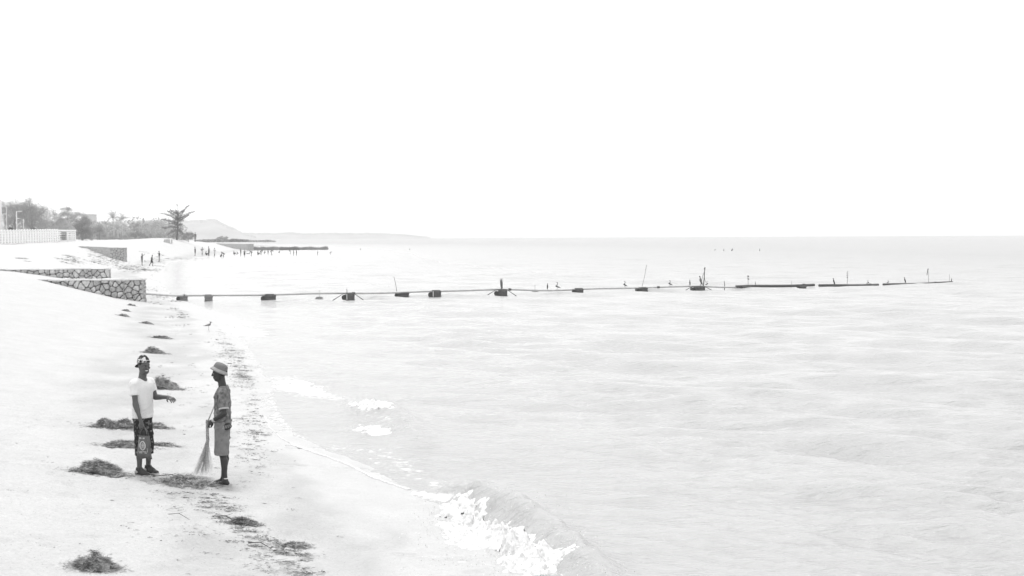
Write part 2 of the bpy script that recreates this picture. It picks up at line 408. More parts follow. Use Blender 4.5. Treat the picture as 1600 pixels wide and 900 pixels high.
def stone_wall(name, A, B, ztop, zlow, thick, s, label, cap=.085, gap=.024, single=True, seed=1, capmat=None, rag=True, group=None):
    """wall from A to B (x, y), front face on the camera side"""
    A, B = np.array(A, float), np.array(B, float); L_ = np.hypot(*(B - A)); rz = math.atan2(B[1] - A[1], B[0] - A[0])
    root = empty(name, (A[0], A[1], zlow), label, 'stone wall', group, rz)
    rr = random.Random(seed); Hh = ztop - zlow - cap
    MB().box((L_ / 2, thick / 2 + .03, Hh / 2), (L_ - .03, thick - .06, Hh - .004)).build('core', m_mortar, root)
    bunch = MB()
    ks = 0
    for P in stones(L_, Hh, s, gap, rr):
        V, Fc = stone_mesh(P, .12, rr)
        if single:
            o = mesh_np('stone', V, Fc, m_stone if rr.random() < .7 else m_stone2, False, root)
        else: bunch.add(V, Fc)
    if not single: tag(bunch.build('stone_facing', m_stone, root), kind='stuff')
    # end face stones
    for e in (1,):
        eb = MB()
        for P in stones(thick, Hh, s * .7, gap, rr):
            V, Fc = stone_mesh(P, .1, rr)
            V = [(L_ - y_ + .0, x_, z_) for x_, y_, z_ in V]
            eb.add(V, [f[::-1] for f in Fc])
        tag(eb.build('end_stones', m_stone, root), kind='stuff')
    # coping: uneven pale slabs
    x = -.02; cb = MB()
    while x < L_:
        wl = rr.uniform(.8, 1.6); wl = min(wl, L_ + .04 - x)
        if single: MB().box((x + wl / 2, thick / 2, Hh + cap / 2), (wl - .012, thick + .10 + rr.uniform(-.04, .04), cap), jit=.022).build('coping_slab', capmat or m_cap, root)
        else: cb.box((x + wl / 2, thick / 2, Hh + cap / 2), (wl - .012, thick + .10, cap), jit=.012)
        x += wl
    if not single: cb.build('coping', capmat or m_cap, root)
    return root
p1 = aty(196, 437, 79.3)
stone_wall('stone_wall', (-29.2, 79.6), (p1[0], 79.2), 1.50, -.1, .7, .44, 'low grey rubble stone wall running into the sand, front one nearest the camera', seed=3)
pe = aty(224, 437, 78.9)
stone_wall('stone_pier', (p1[0] + .03, 78.95), (pe[0], 78.9), 1.52, -.25, .4, .42, 'squared stone pier ending the front rubble wall at the water', seed=5)
a2, b2 = aty(-40, 420, 104), aty(170, 421, 105)
stone_wall('stone_wall', a2[:2], b2[:2], 1.56, .1, .7, .48, 'second low rubble wall, half buried behind the front stone wall', seed=9)
a3, b3 = aty(172, 388, 194), aty(198, 389, 193)
stone_wall('stone_wall', (a3[0] - 19, 240), (a3[0], 194.2), 2.5, -.2, .9, .6, 'tall grey stone wall in the middle distance cut into the sandy bank', single=False, cap=.06, seed=11, capmat=m_stone)
stone_wall('stone_pier', (a3[0] + .03, 193.6), (b3[0] - .25, 193), 2.5, -.2, .5, .55, 'blocky stone pier end of the middle distance wall above the small beach', single=False, cap=.06, seed=12, capmat=m_stone)
b4 = aty(386, 381, 425)
stone_wall('stone_wall', aty(338, 379, 470)[:2], b4[:2], 2.0, -.2, 2, 1.0, 'farthest grey stone wall beside the reed bed and the bathers', single=False, cap=.1, seed=13, capmat=m_cap)

# ------------------------------------------------------------------ floating pipe line
def wavez(x, y): return 0.0
m_block = mat('pontoon_block', .075, .9, .4, 7, .008, 30, thr=(.35, .65))
m_blockp = mat('pontoon_block_pale', .17, .9, .3, 7, .008, 30)
PZ = .50
def pipe(name, pts, rad_, m, label, step=1.0, sag=.05):
    P = np.array(pts); s = np.concatenate([[0], np.cumsum(np.linalg.norm(np.diff(P, axis=0), axis=1))]); n = int(s[-1] / step) + 2
    q = np.linspace(0, s[-1], n); X = np.stack([np.interp(q, s, P[:, i]) for i in range(3)], -1)
    X[1:-1] = (X[:-2] + X[1:-1] * 2 + X[2:]) / 4
    X[:, 2] += sag * np.sin(q * .9 + 1) * .35
    root = empty(name, X[0], label, 'pipe', 'lengths of the floating pipe line')
    loc = X[0]
    MB().tube(X - loc, rad_, 10).build('pipe_wall', m, root, True)
    for k in np.arange(6, s[-1], 11.7):
        i = min(int(k / s[-1] * (n - 1)), n - 2); d = X[i + 1] - X[i]; d /= np.linalg.norm(d)
        MB().tube([X[i] - loc - d * .09, X[i] - loc + d * .09], rad_ * 1.3, 12).build('pipe_collar', m_pipe2, root)
    return root
def pt(px, py, Y): return aty(px, py, Y)
boxes = [(285, 469.5, 17), (324, 470.5, 15), (420, 470, 20), (545, 468.5, 18), (628, 463.5, 22), (680, 464, 19), (783, 462, 20), (903, 458.5, 18), (1002, 455, 19), (1090, 454.3, 22), (1165, 452.3, 20), (1252, 450.0, 14)]
bp_ = [atz(a, b, 0) for a, b, c in boxes]
top = [(226, 459.5), (285, 462), (324, 462), (420, 460.3), (545, 458), (628, 457.5), (680, 454.6), (783, 452.3), (850, 454), (903, 452.2), (1002, 449.3), (1090, 447.3), (1150, 449), (1165, 448), (1252, 446.8), (1272, 446.2), (1280, 446.4), (1365, 445.4), (1372, 445.1), (1380, 444.6), (1430, 443.3), (1488, 441.0)]
def Yat(px):
    xs = [b[0] for b in boxes] + [1365, 1488]; ys = [p[1] for p in bp_] + [atz(1365, 446.3, 0)[1], atz(1488, 442.0, 0)[1]]
    return float(np.interp(px, [226] + xs, [79.6] + ys)) + .25
TP = {a: aty(a, b, Yat(a)) for a, b in top}
ks = [a for a, b in top]
pipe('floating_pipe', [TP[k] for k in ks if 226 <= k <= 1150], .062, m_pipe, 'long grey floating pipe running from the stone pier across the lake')
pipe('floating_pipe', [TP[k] + np.array([0, 0, .03]) for k in ks if 1150 <= k <= 1272], .10, m_pipe2, 'dark thick length of pipe between the tallest flag pole and the submerged gap')
pipe('floating_pipe', [TP[k] for k in ks if 1280 <= k <= 1372], .10, m_pipe2, 'dark length of pipe lying low in the water under the flag with two streamers')
pipe('floating_pipe', [TP[k] for k in ks if 1380 <= k <= 1488], .075, m_pipe2, 'thin farthest length of pipe at the right, ending in bare sticks')

desc = ['pale tilted block in the shallows, first support next to the stone pier', 'striped plank block, second support from the shore', 'dark pontoon with a black drum, third support from the shore, standing alone',
        'dark pontoon with splayed ropes and a short post, fourth from the shore', 'flat split pontoon under the thin leaning pole', 'square pontoon with pale stripe, just right of the thin leaning pole',
        'dark pontoon with long splayed struts below the bushy reed bundle', 'low grey pontoon right of the bent perching bird', 'flat tilted pontoon under the tall leaning pennant pole', 'large dark pontoon below the pointed sail-like pole',
        'low dark pontoon under the short hooked flag', 'small dark float near the end of the thick dark pipe']
for i, ((px, py, wpx), p) in enumerate(zip(boxes, bp_)):
    Y = p[1]; sc = Y / F; wd = wpx * sc; hp = [.30, .34, .36, .38, .27, .38, .37, .30, .22, .28, .18, .12][i]
    root = empty('pontoon', (p[0], Y, 0), desc[i], 'pontoon', 'pontoons carrying the floating pipe', rz=R([12, 3, -4, 2, -3, 0, 1, -2, 6, 5, 2, 0][i]))
    dark = i not in (0, 1)
    main = MB(); mw_ = wd * .72; off = wd * .13; ht = hp; dp = .6
    m_ = m_block if dark else m_blockp
    # planked block with a lid: courses are separate planks
    nco = 3
    for c_ in range(nco):
        MB().box((off, 0, -.1 + (ht + .1) * (c_ + .5) / nco), (mw_ - (.03 if c_ % 2 else 0), dp, (ht + .1) / nco - .016), jit=.008, ry=R(-6 if i in (0, 8) else 0)).build('plank', m_ if (c_ + i) % 3 else (m_blockp if not dark else m_block), root)
    MB().box((off, 0, (ht - .1) / 2 - .02), (mw_ - .05, dp - .05, ht + .05)).build('core', m_dark, root)
    if i != 1:
        dx = -wd * .36
        MB().tube([(dx, -.27, ht * .40), (dx, .27, ht * .40)], ht * .42, 14).build('drum', m_dark, root)
    if i in (3, 5): MB().box((off - mw_ / 2 + .07, -dp / 2 - .012, ht / 2), (.035, .02, ht * .9)).build('strap', m_white, root)
    MB().box((off * .5, 0, ht + .03), (wd * .7, .12, .05), rz=.1).build('cradle_beam', m_wood, root)
    if i in (3, 6, 9):
        for sgn in (-1, 1):
            MB().tube([(sgn * wd * .4 + off * .3, -.1, ht + .03), (sgn * (wd * .4 + .42), -.25, ht * .35), (sgn * (wd * .4 + .75), -.35, -.08)], [.018, .022, .03], 6).build('strut', m_dark, root)
# small half sunk floats seen below the pipe
for px, py, wpx, lb in ((499, 466, 13, 'small flat float half sunk between the third and fourth pontoons'), (836, 456.8, 13, 'smooth rounded float half sunk left of the bent perching bird')):
    p = atz(px, py, 0); wd = wpx * p[1] / F
    u = MB(); nn = 10; V = []; 
    t = np.linspace(-.5, .5, 7); u.tube([(a * wd, 0, .0 + .02 * math.cos(a * 3)) for a in t], [max(.01, .13 * math.sqrt(max(0, 1 - (2 * a) ** 2))) for a in t], 10, flat=.7)
    root = empty('float', p, lb, 'float', 'half sunk floats'); u.build('hull', m_blockp, root, True)
    MB().tube([(0, 0, .05), (0, .2, .5)], .01, 5).build('rope', m_dark, root)
# poles and flags
def pole(px0, py0, px1, py1, rad_, label, cat='pole', flag=None, m=m_wood, name='pole', extra=None):
    Y = Yat(px0); a = aty(px0, py0, Y); b = aty(px1, py1, Y + .1)
    base = np.array([a[0], Y, -.3 if extra != 'pipe' else a[2]])
    root = empty(name, base, label, cat, 'poles and flags along the floating pipe')
    mid = (a + b) / 2 + np.array([.02, 0, 0])
    MB().tube([base - base, a - base, mid - base, b - base], [rad_ * 1.1, rad_ * 1.1, rad_, rad_ * .7], 6).build('shaft', m, root)
    if flag:
        n, L_, dx, dz, mm = flag; u = (b - base)
        for k in range(n):
            f = MB(); w0 = .05 * 1.0; pts = []
            st = u - np.array([0, 0, k * .17]); V = []; nn = 5
            for j in range(nn + 1):
                t = j / nn; c = st + np.array([dx * L_ * t + .02 * math.sin(t * 6 + k), .03 * math.sin(t * 5 + k), dz * L_ * t])
                hh = .075 * (1 - .45 * t)
                for yy in (-.004, .004): V += [c + np.array([hh * -dz * .6, yy, hh * .6]), c - np.array([hh * -dz * .6, -yy, hh * .6])]
            Fc = []
            for j in range(nn):
                o_ = j * 4; Fc += [(o_, o_ + 1, o_ + 5, o_ + 4), (o_ + 2, o_ + 6, o_ + 7, o_ + 3), (o_, o_ + 4, o_ + 6, o_ + 2), (o_ + 1, o_ + 3, o_ + 7, o_ + 5)]
            f.add(V, Fc).build('flag', mm, root)
    return root
pole(620, 456, 615.5, 432, .017, 'thin bare leaning pole on the flat split pontoon', m=m_wood)
pole(542, 458, 541.5, 451, .02, 'short upright post on the pontoon with splayed ropes', m=m_dark)
r_ = pole(784, 452, 783, 438, .03, 'bushy upright reed bundle tied on the pontoon with long struts', cat='reed bundle', name='reed_bundle')
bz = MB()
for k in range(70):
    a0 = rnd.uniform(-.06, .06); l_ = rnd.uniform(.4, .68); an = rnd.gauss(0, .07); bz.tube([(a0, rnd.uniform(-.05, .05), .75), (a0 * 1.2 + math.sin(an) * l_ - .03, rnd.uniform(-.1, .1), .75 + l_)], [.009, .003], 3, caps=False)
bz.build('reeds', m_blockp, r_)
pole(1003, 449, 1010.5, 414, .014, 'tall thin leaning pole with a small tattered pennant at its tip', 'flag pole', (2, .22, -.5, -.8, m_pipe))
r_ = pole(1099, 447, 1101, 418, .035, 'tallest pointed pole with a furled dark cloth on the large pontoon', 'flag pole', (1, .5, -.04, -1, m_cloth), m=m_wood)
MB().tube([(-.14, 0, .85), (.0, 0, 1.5)], [.018, .012], 5).build('stay', m_wood, r_); MB().tube([(.14, 0, .85), (.03, 0, 1.4)], [.018, .012], 5).build('stay', m_wood, r_)
pole(1169, 447.5, 1168, 431, .015, 'short pole with a dark hooked flag over the low dark pontoon', 'flag pole', (2, .16, .7, -.5, m_cloth))
pole(1132, 449, 1131.5, 439, .028, 'stubby post where the pipe turns dark and thick', m=m_wood)
pole(1180, 447, 1180, 440, .025, 'stubby post just right of the hooked flag', m=m_wood)
pole(1236, 446.5, 1237, 439, .012, 'thin bare stick standing by the end of the dark thick pipe', m=m_wood)
pole(1323.5, 445, 1324.5, 424, .015, 'slim pole with two dark streamers on the low lying pipe', 'flag pole', (3, .2, -.3, -.8, m_cloth))
pole(1451, 442.5, 1450, 420, .014, 'slim pole with one long hanging dark pennant on the farthest pipe', 'flag pole', (1, .48, -.15, -1, m_cloth))
pole(1483, 441, 1483.5, 428.5, .012, 'thin tall stick at the very end of the pipe line', m=m_wood)
pole(1485.5, 442, 1487, 435, .03, 'thick leaning stub at the very end of the pipe line', m=m_dark)
pole(1505, 443, 1505, 440.2, .03, 'lone stake standing in open water beyond the pipe end', m=m_dark)
# ------------------------------------------------------------------ implicit bodies -> one continuous mesh
class Sdf:
    def __init__(s, lo, hi, h):
        s.lo = np.array(lo, float); s.h = h; s.n = np.ceil((np.array(hi) - s.lo) / h).astype(int) + 1
        s.v = np.full(s.n, 1.0, dtype=np.float32)
        s.ax = [s.lo[i] + h * np.arange(s.n[i]) for i in range(3)]
    def _win(s, lo, hi):
        a = np.maximum(((np.array(lo) - s.lo) / s.h).astype(int), 0); b = np.minimum(((np.array(hi) - s.lo) / s.h).astype(int) + 2, s.n)
        if (b <= a).any(): return None, None
        sl_ = tuple(slice(a[i], b[i]) for i in range(3))
        return sl_, [s.ax[0][sl_[0]][:, None, None], s.ax[1][sl_[1]][None, :, None], s.ax[2][sl_[2]][None, None, :]]
    def _comb(s, sl_, d, k, sub):
        v = s.v[sl_]
        if sub:
            d = -d; h = np.clip(.5 + .5 * (d - v) / max(k, 1e-5), 0, 1); s.v[sl_] = v * (1 - h) + d * h + k * h * (1 - h)
        else:
            h = np.clip(.5 + .5 * (v - d) / max(k, 1e-5), 0, 1); s.v[sl_] = v * (1 - h) + d * h - k * h * (1 - h)
    def cap(s, a, b, ra, rb=None, k=.02, flat=None, ratio=1.0, sub=False):
        a = np.array(a, float); b = np.array(b, float); rb = ra if rb is None else rb
        m = max(ra, rb) * max(1, ratio) + k + s.h * 3
        sl_, g = s._win(np.minimum(a, b) - m, np.maximum(a, b) + m)
        if sl_ is None: return s
        d = b - a; L2 = d @ d + 1e-12
        q = [g[i] - a[i] for i in range(3)]
        t = np.clip((q[0] * d[0] + q[1] * d[1] + q[2] * d[2]) / L2, 0, 1)
        e = [q[i] - t * d[i] for i in range(3)]
        if flat is not None:
            f = np.array(flat, float); f /= np.linalg.norm(f); c = e[0] * f[0] + e[1] * f[1] + e[2] * f[2]
            d2 = e[0] ** 2 + e[1] ** 2 + e[2] ** 2 - c * c * (1 - 1 / ratio ** 2)
        else: d2 = e[0] ** 2 + e[1] ** 2 + e[2] ** 2
        s._comb(sl_, np.sqrt(np.maximum(d2, 0)) - (ra + (rb - ra) * t), k, sub); return s
    def ell(s, c, r, k=.02, rot=None, sub=False):
        c = np.array(c, float); r = np.array(r, float); m = r.max() + k + s.h * 3
        sl_, g = s._win(c - m, c + m)
        if sl_ is None: return s
        q = np.stack(np.broadcast_arrays(*[g[i] - c[i] for i in range(3)]), -1)
        if rot is not None: q = q @ np.array(rot)          # columns of rot = local axes
        k0 = np.sqrt(((q / r) ** 2).sum(-1)); k1 = np.sqrt(((q / r ** 2) ** 2).sum(-1)) + 1e-9
        s._comb(sl_, k0 * (k0 - 1) / k1, k, sub); return s
    def cut(s, p, n, k=.004):
        """remove the side the normal points to"""
        n = np.array(n, float); n /= np.linalg.norm(n)
        d = (s.ax[0][:, None, None] - p[0]) * n[0] + (s.ax[1][None, :, None] - p[1]) * n[1] + (s.ax[2][None, None, :] - p[2]) * n[2]
        s.v = np.maximum(s.v, d.astype(np.float32)); return s
    def wrinkle(s, amp, f=(14, 14, 22), seed=0):
        X, Y, Z = np.meshgrid(*s.ax, indexing='ij'); m = np.abs(s.v) < .05
        x, y, z = X[m], Y[m], Z[m]
        r1 = 1 - np.abs(np.sin(x * f[0] * .55 + y * 9 - z * f[2] * .5 + 1.6 * np.sin(z * 8 + x * 6 + seed)))
        r2 = 1 - np.abs(np.sin(-x * f[0] * .8 + y * f[1] * .6 + z * f[2] * .42 + 1.8 * np.sin(z * 5 + y * 9 + seed * 2)))
        s.v[m] += -amp * (1.5 * r1 ** 3 * (.5 + .5 * np.sin(z * 7 + seed)) + 1.2 * r2 ** 3 * (.5 + .5 * np.sin(x * 9 + z * 4 + seed)) - .5); return s
    def mesh(s):
        v = s.v; n = s.n; ins = v < 0
        corner = [(i, j, k) for i in (0, 1) for j in (0, 1) for k in (0, 1)]
        def sh(a, c): return a[c[0]:n[0] - 1 + c[0], c[1]:n[1] - 1 + c[1], c[2]:n[2] - 1 + c[2]]
        cnt = sum(sh(ins, c).astype(np.int8) for c in corner)
        act = (cnt > 0) & (cnt < 8); ids = np.full(act.shape, -1, dtype=np.int64); cells = np.argwhere(act); ids[act] = np.arange(len(cells))
        acc = np.zeros((len(cells), 3)); w = np.zeros(len(cells))
        for a in corner:
            for ax in range(3):
                if a[ax]: continue
                b = list(a); b[ax] = 1
                va = v[cells[:, 0] + a[0], cells[:, 1] + a[1], cells[:, 2] + a[2]]; vb = v[cells[:, 0] + b[0], cells[:, 1] + b[1], cells[:, 2] + b[2]]
                m = (va < 0) != (vb < 0); t = np.where(m, va / np.where(m, va - vb, 1), 0)
                p = np.array(a, float)[None] + np.zeros((len(cells), 3)); p[:, ax] += t
                acc[m] += p[m]; w[m] += 1
        V = (cells + acc / w[:, None]) * s.h + s.lo
        Fs = []
        for ax in range(3):
            b_, c_ = (ax + 1) % 3, (ax + 2) % 3
            lo = [0, 0, 0]; 
            A = ins.take(range(0, n[ax] - 1), ax); B = ins.take(range(1, n[ax]), ax); e = A != B
            E_ = np.argwhere(e); E_ = E_[(E_[:, b_] > 0) & (E_[:, c_] > 0) & (E_[:, b_] < n[b_] - 1) & (E_[:, c_] < n[c_] - 1)]
            def cid(db, dc):
                q = E_.copy(); q[:, b_] -= db; q[:, c_] -= dc; return ids[q[:, 0], q[:, 1], q[:, 2]]
            f = np.stack([cid(1, 1), cid(0, 1), cid(0, 0), cid(1, 0)], -1)
            inside = A[E_[:, 0], E_[:, 1], E_[:, 2]]; f[~inside] = f[~inside][:, ::-1]; Fs.append(f)
        return V, np.concatenate(Fs)
    def build(s, name, m, parent=None): 
        V, Fc = s.mesh(); return mesh_np(name, V, Fc, m, True, parent)

def vec(*a): return np.array(a, float)
class Frame:
    """body frame: forward, left, up around a ground point"""
    def __init__(s, yaw): s.f = vec(math.cos(yaw), math.sin(yaw), 0); s.l = vec(-math.sin(yaw), math.cos(yaw), 0)
    def __call__(s, f, l, u): return s.f * f + s.l * l + vec(0, 0, u)
def hand(S, wr, d, nrm, thumb_side, curl=.5, spread=.12, k=.005, sc=1.0):
    """wr wrist point, d direction of the palm, nrm back-of-hand normal, thumb_side +-1"""
    d = d / np.linalg.norm(d); nrm = nrm - d * (nrm @ d); nrm /= np.linalg.norm(nrm); sd = np.cross(d, nrm) * thumb_side
    S.cap(wr - d * .01, wr + d * .045 * sc, .024 * sc, .026 * sc, k=.012)
    for j in range(4):                                   # palm as four bones
        S.cap(wr + d * .02 * sc + sd * (.012 - .008 * j) * sc, wr + d * .082 * sc + sd * (.033 - .0215 * j) * sc, .017 * sc, .0125 * sc, k=.012)
    lens = (.070, .078, .073, .058)
    for j in range(4):
        p = wr + d * (.085 - .004 * abs(j - 1)) * sc + sd * (.033 - .0225 * j) * sc
        dj = d + sd * spread * (1.2 - .8 * j); dj /= np.linalg.norm(dj); ang_ = curl * (.55 + .12 * j)
        for sgm, fr in enumerate((.45, .3, .25)):
            dj2 = dj * math.cos(ang_) - nrm * math.sin(ang_); dj2 /= np.linalg.norm(dj2)
            q = p + dj2 * lens[j] * fr * sc; S.cap(p, q, (.0098 - .0008 * sgm) * sc, (.0092 - .0010 * sgm) * sc, k=k)
            nr2 = nrm * math.cos(ang_) + dj * math.sin(ang_); dj, nrm_l = dj2, nr2; p = q
            ang_ = curl * .75
            # bend within the plane spanned by finger direction and palm normal
            nrm_old = nrm; 
            dj = dj2
    t0 = wr + d * .025 * sc + sd * .026 * sc; t1 = t0 + (d * .55 + sd * .75 - nrm * .35) * .038 * sc; t2 = t1 + (d * .85 + sd * .25 - nrm * .4) * .036 * sc
    S.cap(t0, t1, .014 * sc, .0115 * sc, k=.01); S.cap(t1, t2, .0112 * sc, .0085 * sc, k=.004)
    return wr + d * .09 * sc

def skin_mat(name, c, c2=None): return mat(name, c, .48, .14, 14, .0008, 250, spec=.35)
m_skin1 = skin_mat('skin', .072)
m_skin2 = skin_mat('skin_dark', .027)
m_eye = mat('eye_white_shaded', .22, .4); m_pupil = mat('pupil', .01, .3); m_teeth = mat('teeth', .75, .4); m_lip = mat('lip', .07, .5)  # eye whites darkened: shade of the sockets put into their colour

def head(S, C, fr, pitch=0, yaw=0):
    """C = centre of skull; fr frame; returns transform for face details"""
    f = fr.f * math.cos(yaw) + fr.l * math.sin(yaw); l = -fr.f * math.sin(yaw) + fr.l * math.cos(yaw)
    u = vec(0, 0, 1); f, u = f * math.cos(pitch) + u * math.sin(pitch), u * math.cos(pitch) - f * math.sin(pitch)
    M_ = np.stack([f, l, u], -1); p = lambda a, b, c: C + f * a + l * b + u * c
    S.ell(p(-.012, 0, .022), (.098, .076, .092), k=.02, rot=M_)
    S.ell(p(.022, 0, -.035), (.066, .062, .080), k=.03, rot=M_)
    S.cap(p(.048, -.022, -.092), p(.048, .022, -.092), .026, k=.03)            # chin
    S.cap(p(-.005, -.050, -.055), p(.035, -.034, -.085), .022, .020, k=.02); S.cap(p(-.005, .050, -.055), p(.035, .034, -.085), .022, .020, k=.02)
    S.cap(p(.080, -.036, .020), p(.080, .036, .020), .013, k=.014)             # brow
    for s_ in (-1, 1):
        S.ell(p(.088, .030 * s_, .001), (.013, .017, .008), k=.008, rot=M_, sub=True)
        S.ell(p(.074, .040 * s_, -.028), (.02, .02, .016), k=.016, rot=M_)      # cheek
        S.ell(p(-.008, .077 * s_, -.012), (.020, .010, .031), k=.006, rot=M_)   # ear
        S.ell(p(-.002, .085 * s_, -.010), (.010, .006, .018), k=.004, rot=M_, sub=True)
        S.ell(p(.098, .011 * s_, -.036), (.012, .011, .009), k=.006, rot=M_)
    S.cap(p(.088, 0, .010), p(.108, 0, -.032), .010, .013, k=.010)             # nose
    S.cap(p(.084, -.020, -.060), p(.084, .020, -.060), .0095, k=.006); S.cap(p(.086, -.010, -.060), p(.086, .010, -.060), .011, k=.006)
    S.cap(p(.082, -.018, -.074), p(.082, .018, -.074), .0100, k=.006)
    S.cap(p(.094, -.018, -.0665), p(.094, .018, -.0665), .0030, k=.002, sub=True)
    return p, M_
def eyes(p, M_, parent):
    for s_ in (-1, 1):
        e = Sdf(p(.0, 0, 0) - .13, p(0, 0, 0) + .13, .004) if False else None
        c = p(.0765, .030 * s_, .000)
        def ball(c, r, name, m, fl=1.0):
            V = []; Fc = []; nu, nv = 10, 7
            for i in range(nv + 1):
                for j in range(nu):
                    a = math.pi * i / nv; b = 2 * math.pi * j / nu; q = vec(math.sin(a) * math.cos(b), math.sin(a) * math.sin(b), math.cos(a)) * r; V.append(c + q)
            for i in range(nv):
                for j in range(nu): Fc.append((i * nu + j, (i + 1) * nu + j, (i + 1) * nu + (j + 1) % nu, i * nu + (j + 1) % nu))
            return mesh_np(name, V, Fc, m, True, parent)
        ball(c, .0105, 'eye', m_eye); ball(c + (p(1, 0, 0) - p(0, 0, 0)) * .0062, .0064, 'pupil', m_pupil)

def lathe(prof, n, M3, c, name, m, parent, smooth=True):
    V = []; 
    for r_, z in prof:
        for k in range(n):
            t = 2 * math.pi * k / n; V.append(c + M3 @ vec(r_[0] * math.cos(t) if not np.isscalar(r_) else r_ * math.cos(t), r_[1] * math.sin(t) if not np.isscalar(r_) else r_ * math.sin(t), z))
    Fc = [(i * n + k, i * n + (k + 1) % n, (i + 1) * n + (k + 1) % n, (i + 1) * n + k) for i in range(len(prof) - 1) for k in range(n)]
    return mesh_np(name, V, Fc, m, smooth, parent)

# ------------------------------------------------------------------ person A : pale T-shirt, backward cap, bag
g1 = hit(224, 743)
per = empty('person', g1, 'person in a pale speckled T-shirt and backward patterned cap, smiling and reaching out a hand', 'person')
B = Frame(R(-33)); H_ = .0052
FT = ((-1, B(.055, -.105, 0)), (1, B(.0, .115, 0)))
S = Sdf((-.30, -.42, -.02), (.64, .42, 1.82), H_)
# torso
S.cap(B(0, -.05, .90), B(0, .05, .90), .080, k=.02)
S.cap(B(0, 0, .92), B(.01, 0, 1.30), .092, .112, k=.05, flat=B.l, ratio=1.30)
S.cap(B(0, -.125, 1.365), B(0, .125, 1.365), .038, k=.04)
S.cap(B(-.005, 0, 1.37), B(.030, 0, 1.53), .058, .056, k=.05)
# legs
for s_, ft in FT:
    hip = B(0, .075 * s_, .88); kn = B(.03, .088 * s_, .48) ; an = ft + B(-.02, 0, .085)
    S.cap(hip, kn, .078, .052, k=.04); S.cap(kn, an, .050, .033, k=.03); S.cap(kn * .75 + an * .25 - B.f * .022, kn * .45 + an * .55 - B.f * .012, .040, .030, k=.03)
    S.cap(an - B(0, 0, .0), an + B(-.012, 0, -.05), .034, .03, k=.02); S.cap(an + B(0, 0, -.05), an + B(.12, 0, -.062), .034, .026, k=.03)
# arm hanging on the camera side, hand on the bag
sh, el, wr = B(0, -.165, 1.36), B(.08, -.205, 1.07), B(.195, -.205, .815)
S.cap(sh, el, .043, .037, k=.03); S.cap(el, wr, .038, .025, k=.02); S.cap(el + (wr - el) * .1, el + (wr - el) * .35, .040, .036, k=.02)
hand(S, wr, B(.22, -.02, -1), B(.25, -1, .05), 1, curl=.55, spread=.05)
# reaching arm
sh2, el2, wr2 = B(0, .165, 1.36), B(.06, .20, 1.13), B(.35, .18, 1.145)
S.cap(sh2, el2, .043, .038, k=.03); S.cap(el2, wr2, .039, .026, k=.02); S.cap(el2 + (wr2 - el2) * .1, el2 + (wr2 - el2) * .4, .040, .034, k=.02)
hand(S, wr2, B(1, -.15, -.20), B(.2, -.3, 1), 1, curl=.42, spread=.14)
p, M_ = head(S, B(.048, 0, 1.615), B, pitch=-.08, yaw=-.26)
# open smile
S.ell(p(.092, 0, -.067), (.014, .027, .0105), k=.003, rot=M_, sub=True)
body = S.build('body', m_skin1, per)
eyes(p, M_, per)
Q_ = MB(); [Q_.tube([p(.0835, a * .017, -.0655), p(.0855, (a + 1) * .0056, -.0650)], .0048, 6) for a in (-1,)]
Q_ = MB().tube([p(.074, -.026, -.063), p(.086, -.012, -.066), p(.089, 0, -.067), p(.086, .012, -.066), p(.074, .026, -.063)], .0066, 8); Q_.build('teeth', m_teeth, per, True)
# hair rim under the cap
S = Sdf(p(0, 0, 0) - .16, p(0, 0, 0) + .16, .004)
S.ell(p(-.016, 0, .026), (.101, .079, .093), k=.002, rot=M_); S.cut(p(.055, 0, .055), (p(1, 0, -.55) - p(0, 0, 0))); S.cut(p(-.05, 0, -.03), (p(0, 0, -1) - p(0, 0, 0)))
S.build('hair', mat('hair', .010, .95, .3, 90), per)
# cap : pattern panels, turned backwards
m_capp = mat('cap_pattern', .012, .85, 0, 26, col2=.50, thr=(.52, .56))
S = Sdf(p(0, 0, 0) - .19, p(0, 0, 0) + .19, .004)
S.ell(p(-.022, 0, .045), (.108, .088, .092), k=.002, rot=M_); S.ell(p(-.03, 0, .075), (.085, .072, .078), k=.02, rot=M_)
S.cut(p(.06, 0, .052), (p(.30, 0, -1) - p(0, 0, 0)))
S.build('cap_crown', m_capp, per)
S = Sdf(p(0, 0, 0) - .25, p(0, 0, 0) + .2, .004)
Mb = np.stack([M_[:, 0] * math.cos(.62) + M_[:, 2] * math.sin(.62), M_[:, 1], -M_[:, 0] * math.sin(.62) + M_[:, 2] * math.cos(.62)], -1)
S.ell(p(-.125, 0, -.018), (.075, .078, .007), k=.002, rot=Mb); S.build('cap_brim', mat('cap_brim', .012, .8), per)
MB().tube([p(.058, -.062, .070), p(.078, -.03, .082), p(.084, 0, .086), p(.078, .03, .082), p(.058, .062, .070)], .010, 8, flat=.5).build('cap_strap', mat('cap_strap', .45, .8), per, True)
# T-shirt
m_tee = mat('tee_cloth', .62, .9, 0, 120, .002, 30, col2=.22, thr=(.60, .66))
S = Sdf((-.30, -.36, .78), (.34, .36, 1.50), .0065)
S.cap(B(0, 0, .80), B(.008, 0, 1.28), .132, .128, k=.03, flat=B.l, ratio=1.34)
S.cap(B(-.005, -.115, 1.365), B(-.005, .115, 1.365), .066, k=.06)
S.wrinkle(.0055, seed=2)
